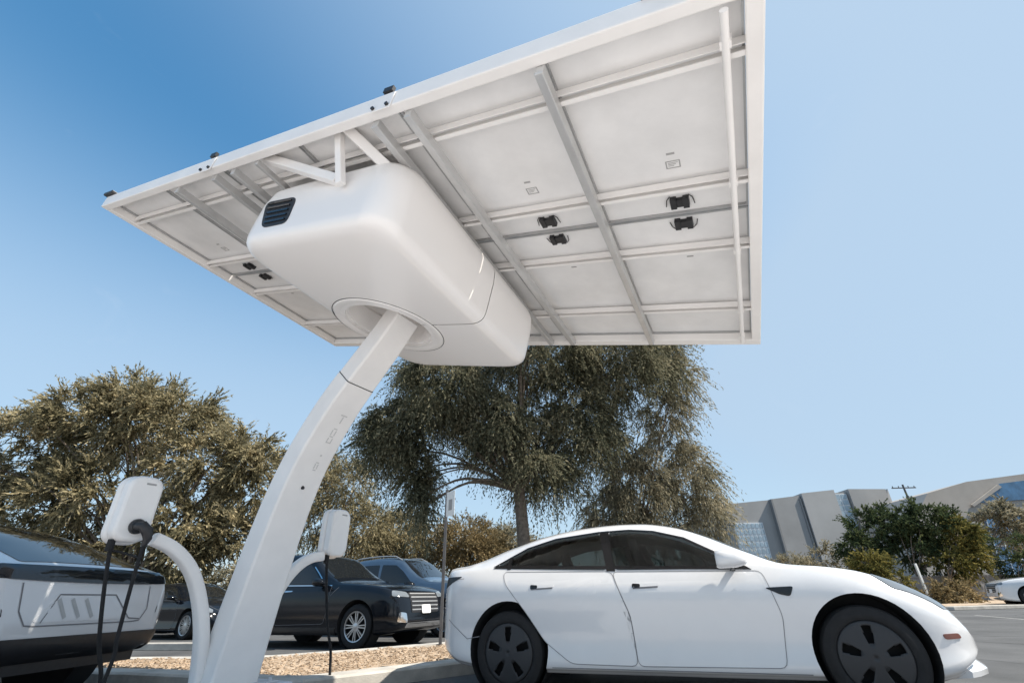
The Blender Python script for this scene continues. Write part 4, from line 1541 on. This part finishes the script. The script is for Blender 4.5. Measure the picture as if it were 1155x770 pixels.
def tree(name, base, label, blobs, material, trunk=(.2, 2.0), fork=None, leaf=.05, aspect=.3, leaf_per=14, length=.8, droop=.4, outward=.8, jitter=.5, group=None, limbs=True, stems=1, clump=7, cat='tree', dens=5.0, wild=.45):
    base = Vector(base)
    root = thing(name, base, label, cat, group)
    loc = [((Vector(c) - base), r, n) for c, r, n in blobs]
    P0, AX, roots = sprays(loc, leaf_per, length, droop, outward, jitter, clump, dens, wild)
    keep = P0[:, 2] > .02
    leaf_mesh('crown', P0[keep], AX[keep], leaf, aspect, material, root)
    if limbs:
        b_ = MB()
        r0, hf = trunk
        for sidx in range(stems):
            fx = Vector(fork) - base if fork else Vector((0, 0, hf))
            off = Vector((random.uniform(-.3, .3), random.uniform(-.3, .3), 0)) * (0 if stems == 1 else 1)
            fx = fx + off * 2
            tp = cr([off + Vector((0, 0, -.15)), off * 1.2 + fx * .5 + Vector((random.uniform(-.1, .1), random.uniform(-.1, .1), 0)) * hf * .2, fx], 5)
            b_.tube(tp, [r0 * (1.35 if i == 0 else 1.0 - .3 * i / len(tp)) for i in range(len(tp))], 10)
            sel = roots[sidx::stems]
            for q in sel:
                q = Vector(q)
                mid = fx.lerp(q, .5) + Vector((random.uniform(-.3, .3), random.uniform(-.3, .3), .12 * (q - fx).length))
                br = cr([fx - Vector((0, 0, r0)), mid, q], 5)
                rr = r0 * random.uniform(.14, .32)
                b_.tube(br, [rr * (1 - .85 * i / (len(br) - 1)) + .006 for i in range(len(br))], 6)
        b_.build('trunk', M['bark'], root, smooth=60)
    return root


LM_dark = leaf_mat('foliage_dark_green', [(.048, .052, .036), (.13, .132, .085), (.27, .25, .165), (.46, .40, .27)], 0.45)
LM_gold = leaf_mat('foliage_olive_gold', [(.050, .050, .034), (.19, .17, .10), (.44, .375, .225), (.66, .55, .36)], 0.42)
LM_grey = leaf_mat('foliage_grey_olive', [(.075, .074, .054), (.21, .195, .135), (.39, .345, .24), (.56, .48, .34)], 0.42)
LM_tan = leaf_mat('foliage_tan', [(.06, .052, .030), (.19, .15, .08), (.34, .26, .14), (.48, .38, .23)], 0.35)
LM_green = leaf_mat('foliage_green', [(.024, .036, .022), (.052, .074, .038), (.10, .125, .058), (.19, .195, .085)], 0.35)
LM_yel = leaf_mat('foliage_yellow_green', [(.03, .04, .014), (.10, .10, .035), (.25, .215, .07), (.38, .31, .11)], 0.35)


def B(px, py, Y, rx, ry, rz, n):
    return (tuple(at(px, py, Y)), (rx, ry, rz), n)


# big weeping tree right behind the canopy
Yc = 17.0
tb_ = at(594, 640, Yc)
tree('weeping_tree', (tb_.x, Yc, 0), 'large dark weeping tree on one trunk behind the white sedan', [
    B(600, 395, Yc, 2.6, 2.6, 2.0, 420), B(500, 430, Yc - .3, 1.7, 2.0, 1.6, 380), B(695, 405, Yc + .3, 1.8, 2.0, 1.6, 320), B(745, 395, Yc + .6, .9, 1.3, 1.0, 120),
    B(450, 480, Yc, .9, 1.4, .9, 170), B(470, 530, Yc, .6, .9, .7, 70), B(478, 575, Yc, .22, .4, .55, 26), B(425, 500, Yc, .5, .8, .6, 50), B(560, 480, Yc, 1.5, 1.8, 1.1, 260), B(655, 480, Yc + .4, 1.5, 1.8, 1.1, 220), B(610, 530, Yc, 1.3, 1.5, .6, 130), B(600, 330, Yc, 2.2, 2.2, 1.2, 200)],
    LM_dark, trunk=(.27, 2.4), fork=at(585, 545, Yc), leaf=.062, aspect=.30, leaf_per=18, dens=8.5, length=.95, droop=.72, outward=.6, jitter=.65, clump=30, wild=.8)
# smaller tree leaning out to its right
Yr = 20.0
tb_ = at(715, 640, Yr)
tree('pepper_tree', (tb_.x, Yr, 0), 'grey olive tree with drooping tips between the weeping tree and concrete building', [
    B(720, 545, Yr, 1.5, 1.6, 1.3, 260), B(775, 540, Yr, 1.0, 1.3, 1.3, 170), B(690, 575, Yr, 1.2, 1.4, .9, 150), B(800, 580, Yr, .6, .9, .8, 90), B(740, 600, Yr, 1.4, 1.2, .7, 120), B(760, 495, Yr, .8, .9, .7, 80), B(745, 462, Yr - .8, 1.0, 1.1, .9, 110), B(765, 425, Yr - 1.2, .7, .9, .8, 70), B(700, 510, Yr - .6, 1.0, 1.0, .7, 90)],
    LM_grey, trunk=(.16, 1.6), leaf=.07, aspect=.24, leaf_per=16, length=.95, droop=.8, outward=.7, jitter=.5, clump=20)
# broad tree at the left
Yl = 19.0
tb_ = at(150, 660, Yl)
tree('acacia_tree', (tb_.x, Yl, 0), 'broad golden olive tree with feathery layered crown at the left', [
    B(120, 480, Yl, 2.8, 2.4, 1.3, 430), B(190, 470, Yl, 2.2, 2.2, 1.2, 300), B(40, 510, Yl, 1.9, 2.0, 1.3, 280), B(-30, 540, Yl, 1.6, 1.8, 1.6, 160), B(240, 520, Yl + .5, 1.9, 2.0, 1.3, 280), B(290, 550, Yl + .5, 1.3, 1.5, 1.1, 150), B(100, 560, Yl - .3, 2.6, 2.0, 1.2, 330),
    B(210, 590, Yl, 2.0, 1.9, 1.0, 220), B(20, 590, Yl, 1.8, 1.8, 1.0, 160), B(150, 450, Yl, 1.6, 1.6, .8, 120), B(270, 610, Yl, 1.2, 1.4, .9, 100), B(170, 628, Yl - .6, 2.2, 1.5, .6, 150), B(60, 625, Yl - .6, 1.9, 1.5, .6, 110), B(278, 520, Yl, 1.4, 1.5, 1.0, 120)],
    LM_gold, trunk=(.24, 1.6), leaf=.085, aspect=.28, leaf_per=13, length=.75, droop=.10, outward=1.0, jitter=.5, clump=22, stems=3)
# trees and bushes in between
Ym = 25.0
tb_ = at(370, 650, Ym)
tree('olive_tree', (tb_.x, Ym, 0), 'olive coloured tree behind the right charger', [
    B(350, 540, Ym, 1.5, 1.8, 1.6, 170), B(395, 545, Ym, 1.4, 1.8, 1.3, 150), B(365, 590, Ym, 1.8, 1.8, 1.2, 170), B(410, 600, Ym, 1.4, 1.5, 1.2, 150)],
    LM_gold, trunk=(.16, 1.6), leaf=.07, aspect=.3, leaf_per=14, length=.9, droop=.3, clump=7)
for px, py, Y, r, h, lm, lab in ((450, 605, 27, 1.5, 1.4, LM_gold, 'olive bush behind the grey blue vehicle'), (525, 612, 27.5, 1.7, 1.3, LM_tan, 'orange tinged bush beside the sign post'), (575, 618, 29, 1.5, 1.0, LM_grey, 'pale bush behind the weeping tree trunk')):
    c0 = at(px, py, Y)
    tree('bush', (c0.x, Y, 0), lab, [((c0.x, Y, c0.z), (r, r, h), 260), ((c0.x - r * .6, Y, c0.z - .4), (r * .7, r * .7, h * .8), 130), ((c0.x + r * .6, Y, c0.z - .5), (r * .7, r * .7, h * .7), 130)],
         lm, trunk=(.09, .7), leaf=.07, aspect=.32, leaf_per=12, length=.7, droop=.15, stems=2, cat='bush')
# trees across the road on the right
for px, py, Y, blobs, lm, lab, nm in (
        (985, 690, 33, [(985, 600, 1.5, 1.6, 190), (972, 620, 1.2, 1.2, 110), (1000, 590, 1.1, 1.1, 110), (960, 610, .8, .8, 50)], LM_green, 'rounded dark green tree left of the tall one across the road', 'round_tree'),
        (1050, 690, 31, [(1040, 592, 1.6, 1.4, 210), (1070, 598, 1.4, 1.3, 180), (1030, 615, 1.5, 1.3, 160), (1065, 630, 1.4, 1.1, 130), (1022, 584, .8, .9, 80), (1095, 610, 1.0, 1.2, 90)], LM_green, 'tall dark green tree in front of the blue glazing', 'street_tree'),
        (1088, 690, 29.5, [(1085, 600, .8, .9, 110), (1092, 625, .7, .8, 90), (1075, 640, .9, .7, 90)], LM_yel, 'yellowing tree before the tall dark green one', 'street_tree'),
        (1135, 690, 33, [(1128, 590, 1.3, 1.0, 130), (1150, 600, 1.3, 1.2, 120), (1140, 575, 1.1, .8, 90)], LM_grey, 'sparse grey green tree at the right edge', 'street_tree'),
        (1160, 690, 30, [(1158, 640, 1.0, 1.1, 140), (1165, 620, .9, .9, 80)], LM_green, 'dark shrub above the white suv at the right', 'shrub'),
        (990, 690, 28, [(985, 640, .9, .7, 130), (1000, 648, .9, .6, 120), (972, 650, .7, .5, 60)], LM_yel, 'yellow green shrub just above the sedan bonnet', 'shrub'),
        (905, 690, 36, [(895, 640, 1.8, .8, 130), (925, 630, 1.4, .9, 120), (880, 636, 1.2, .7, 80), (945, 640, 1.0, .7, 60)], LM_grey, 'low olive shrub before the concrete building', 'shrub'),
        (1072, 690, 26.5, [(1068, 668, .7, .45, 80), (1090, 670, .8, .4, 70), (1050, 672, .7, .4, 60)], LM_tan, 'low orange flowering shrub on the verge', 'shrub')):
    c0 = at(px, py, Y)
    tree(nm, (c0.x, Y, 0), lab, [(tuple(at(a, c, Y)), (rx, rx, rz), n) for a, c, rx, rz, n in blobs], lm, trunk=(.13 if 'tree' in nm else .05, 1.4 if 'tree' in nm else .4), leaf=.075 if 'tree' in nm else .06, aspect=.45, leaf_per=12, length=.6, droop=.2,
         outward=.8, jitter=.6, clump=16, dens=3.2, cat='tree' if 'tree' in nm else 'shrub')
# hedge line that closes the view behind the cars at the left
for k, (x, Y, w_, h_, lm, lab) in enumerate(((-32, 36, 9, 3.4, LM_gold, 'long olive hedge far behind the left crossover'), (-15, 37, 8, 3.4, LM_grey, 'grey olive hedge behind the column'), (-3, 38, 6, 2.2, LM_gold, 'olive hedge behind the black suv'), (9, 42, 6, 2.0, LM_grey, 'grey hedge behind the white sedan roof'))):
    bl = [((x + q, Y + random.uniform(-.5, .5), h_ * .5), (1.4, 1.2, h_ * .5), 90) for q in np.arange(-w_, w_ + .1, 1.5)]
    tree('hedge', (x, Y, 0), lab, bl, lm, leaf=.10, aspect=.4, leaf_per=10, length=.7, droop=.1, limbs=False, cat='hedge')

# ================================================================== BUILDINGS ACROSS THE ROAD
Yb = 82.0


def wall_slab(mb, pxs, Y, thick, mi=0):
    poly = [at(px, py, Y) for px, py in pxs]
    mb.prism(poly, (0, thick, 0), mi)


ob0 = at(920, 660, Yb)
hall = thing('concrete_hall', (ob0.x, Yb, 0), 'large grey windowless concrete hall with angular panels beyond the trees', 'building')
org = Vector((ob0.x, Yb, 0))
xa = {p: at(p, 600, Yb).x for p in (800, 828, 868, 873, 905, 940, 962, 1003, 1030)}


def ztop(px, py):
    return at(px, py, Yb).z


def hall_panel(name, x0, x1, z0, z1a, z1b, y0, y1, m):
    mb = MB()
    mb.prism([(x0, y0, z0), (x1, y0, z0), (x1, y0, z1b), (x0, y0, z1a)], (0, y1 - y0, 0))
    return mb.build(name, m, hall, org=org)


X = lambda px, py: at(px, py, Yb).x
Z = lambda px, py: at(px, py, Yb).z
hall_panel('wall', X(822, 570), X(873, 570), 0, Z(822, 567), Z(873, 562), Yb + 1.2, Yb + 30, M['bconc'])
hall_panel('wall', X(873, 570) + .02, X(905, 565), 0, Z(873, 562), Z(905, 558), Yb + .4, Yb + 30, M['bconc'])
hall_panel('wall', X(905, 565) + .25, X(943, 560), 0, Z(905, 558) + .3, Z(943, 554) + .3, Yb, Yb + 30, M['bconc2'])
hall_panel('wall', X(943, 560) + .01, X(960, 560), 0, Z(943, 554) - .1, Z(960, 553) - .1, Yb + .8, Yb + 30, M['bconc'])
hall_panel('wall', X(960, 560) + .01, X(1001, 556), 0, Z(960, 553) + .3, Z(1001, 551), Yb + .1, Yb + 30, M['bconc'])
# leaning end buttress
mb = MB()
mb.prism([at(1001, 551, Yb + .3), at(1003, 640, Yb + .3), at(1035, 640, Yb + .3)], (0, 20, 0))
mb.build('buttress', M['bconc2'], hall, org=org)
for px in (873, 905):
    hall_panel('joint', X(px, 570) - .05, X(px, 570) + .24, 0, Z(px, 562), Z(px, 562), Yb + .22 if px == 905 else Yb + .34, Yb + 3, M['bdark'])
# gridded window
x0_, x1_, z0_, z1_ = X(834, 605), X(868, 605), Z(850, 640), Z(850, 588)
mb = MB()
mb.abox(x0_, x1_, Yb + 1.05, Yb + 1.15, z0_, z1_)
wn = mb.build('window', M['mull'], hall, org=org)
mb = MB()
for i in range(7):
    for j in range(7):
        a = x0_ + (x1_ - x0_) * (i + .12) / 7
        c = z0_ + (z1_ - z0_) * (j + .12) / 7
        mb.abox(a, a + (x1_ - x0_) / 7 * .70, Yb + .99, Yb + 1.04, c, c + (z1_ - z0_) / 7 * .72)
M['bglasspale'] = mat('pale_glazing', (0.30, 0.38, 0.44), 0.12, var=.2, scale=.6)
mb.build('panes', M['bglasspale'], wn, org=org)
# skylight strip high on the hall
x0_, x1_ = X(944, 562), X(959, 562)
mb = MB()
mb.abox(x0_, x1_, Yb + .62, Yb + .74, Z(950, 596), Z(950, 556))
wn = mb.build('window', M['mull'], hall, org=org)
mb = MB()
for i in range(2):
    for j in range(6):
        a = x0_ + (x1_ - x0_) * (i + .1) / 2
        c = Z(950, 596) + (Z(950, 556) - Z(950, 596)) * (j + .1) / 6
        mb.abox(a, a + (x1_ - x0_) / 2 * .8, Yb + .56, Yb + .61, c, c + (Z(950, 556) - Z(950, 596)) / 6 * .8)
mb.build('panes', M['bglasspale'], wn, org=org)

Yg = 70.0
og = at(1120, 660, Yg)
org2 = Vector((og.x, Yg, 0))
pav = thing('glazed_pavilion', org2, 'tan roofed building with a sloping blue glass front at the right', 'building')
mb = MB()
mb.prism([at(1035, 580, Yg), at(1046, 556, Yg), at(1090, 543, Yg), at(1200, 528, Yg), at(1200, 690, Yg), at(1046, 690, Yg)], (0, 25, 0))
mb.build('wall', M['btan'], pav, org=org2)
mb = MB()
mb.prism([at(1098, 567, Yg - .2), at(1128, 545, Yg - .2), at(1200, 536, Yg - .2), at(1200, 560, Yg - .2)], (0, .15, 0))
gz = mb.build('clerestory', M['bglass'], pav, org=org2)
mb = MB()
mb.prism([at(1112, 585, Yg - .25), at(1200, 572, Yg - .25), at(1240, 672, Yg - .25), at(1140, 672, Yg - .25)], (0, .2, 0))
gz = mb.build('glass_front', M['bglass'], pav, org=org2)
mb = MB()
for k in range(9):
    a, c = at(1112 + k * 11, 585 - k * 1.6, Yg - .32), at(1140 + k * 12.5, 672, Yg - .32)
    mb.tube([a, c], .06, 6)
for k in range(5):
    a, c = at(1117 + k * 6, 600 + k * 16, Yg - .32), at(1206 + k * 8, 590 + k * 18, Yg - .32)
    mb.tube([a, c], .05, 6)
mb.build('mullions', M['mull'], gz, org=org2)
mb = MB()
mb.prism([at(1126, 546, Yg - .4), at(1096, 569, Yg - .4), at(1099, 571, Yg - .4), at(1130, 549, Yg - .4)], (0, .3, 0))
mb.build('eave', M['btan'], pav, org=org2)

# garden wall, white stake, utility pole across the road
mb = MB()
a, c = at(1005, 690, 29.5), at(1108, 690, 28.5)
mb.prism([(a.x, 30.0, 0), (c.x + 6, 31.0, 0), (c.x + 6, 31.2, 0), (a.x, 30.2, 0)], (0, 0, 1.35))
mb.prism([(a.x - .03, 29.97, 1.352), (c.x + 6, 30.97, 1.352), (c.x + 6, 31.23, 1.352), (a.x - .03, 30.23, 1.352)], (0, 0, .08))
o_ = mb.build('garden_wall', M['wallgrey'])
tag(o_, 'low grey wall behind the flowering verge', 'wall', kind='thing')
q = at(1034, 640, 27.0)
mb = MB()
mb.box((0, 0, q.z / 2), (.05, 0, 0), (0, .05, 0), (0, 0, q.z / 2 + .2))
o_ = mb.build('marker_stake', M['signw'], bevel=.01)
o_.location = (q.x, 27.0, 0)
tag(o_, 'small white stake before the grey wall', 'stake')
q = at(1019, 549, 60)
pole = thing('utility_pole', (q.x, 60, 0), 'dark utility pole with a crossarm rising over the trees', 'pole')
mb = MB()
mb.tube([(0, 0, 0), (0, 0, q.z + .3)], [.16, .11], 10)
mb.build('pole_shaft', M['galv'], pole, smooth=50)
mb = MB()
mb.box((0, 0, q.z - .1), (1.5, 0, 0), (0, .06, 0), (0, 0, .06))
for x in (-1.35, -.6, .6, 1.35):
    mb.tube([(x, 0, q.z - .04), (x, 0, q.z + .14)], .05, 6)
mb.build('crossarm', M['galv'], pole)

scene.cycles.max_bounces = 8
scene.cycles.diffuse_bounces = 4
scene.cycles.transparent_max_bounces = 12
scene.cycles.use_denoising = True
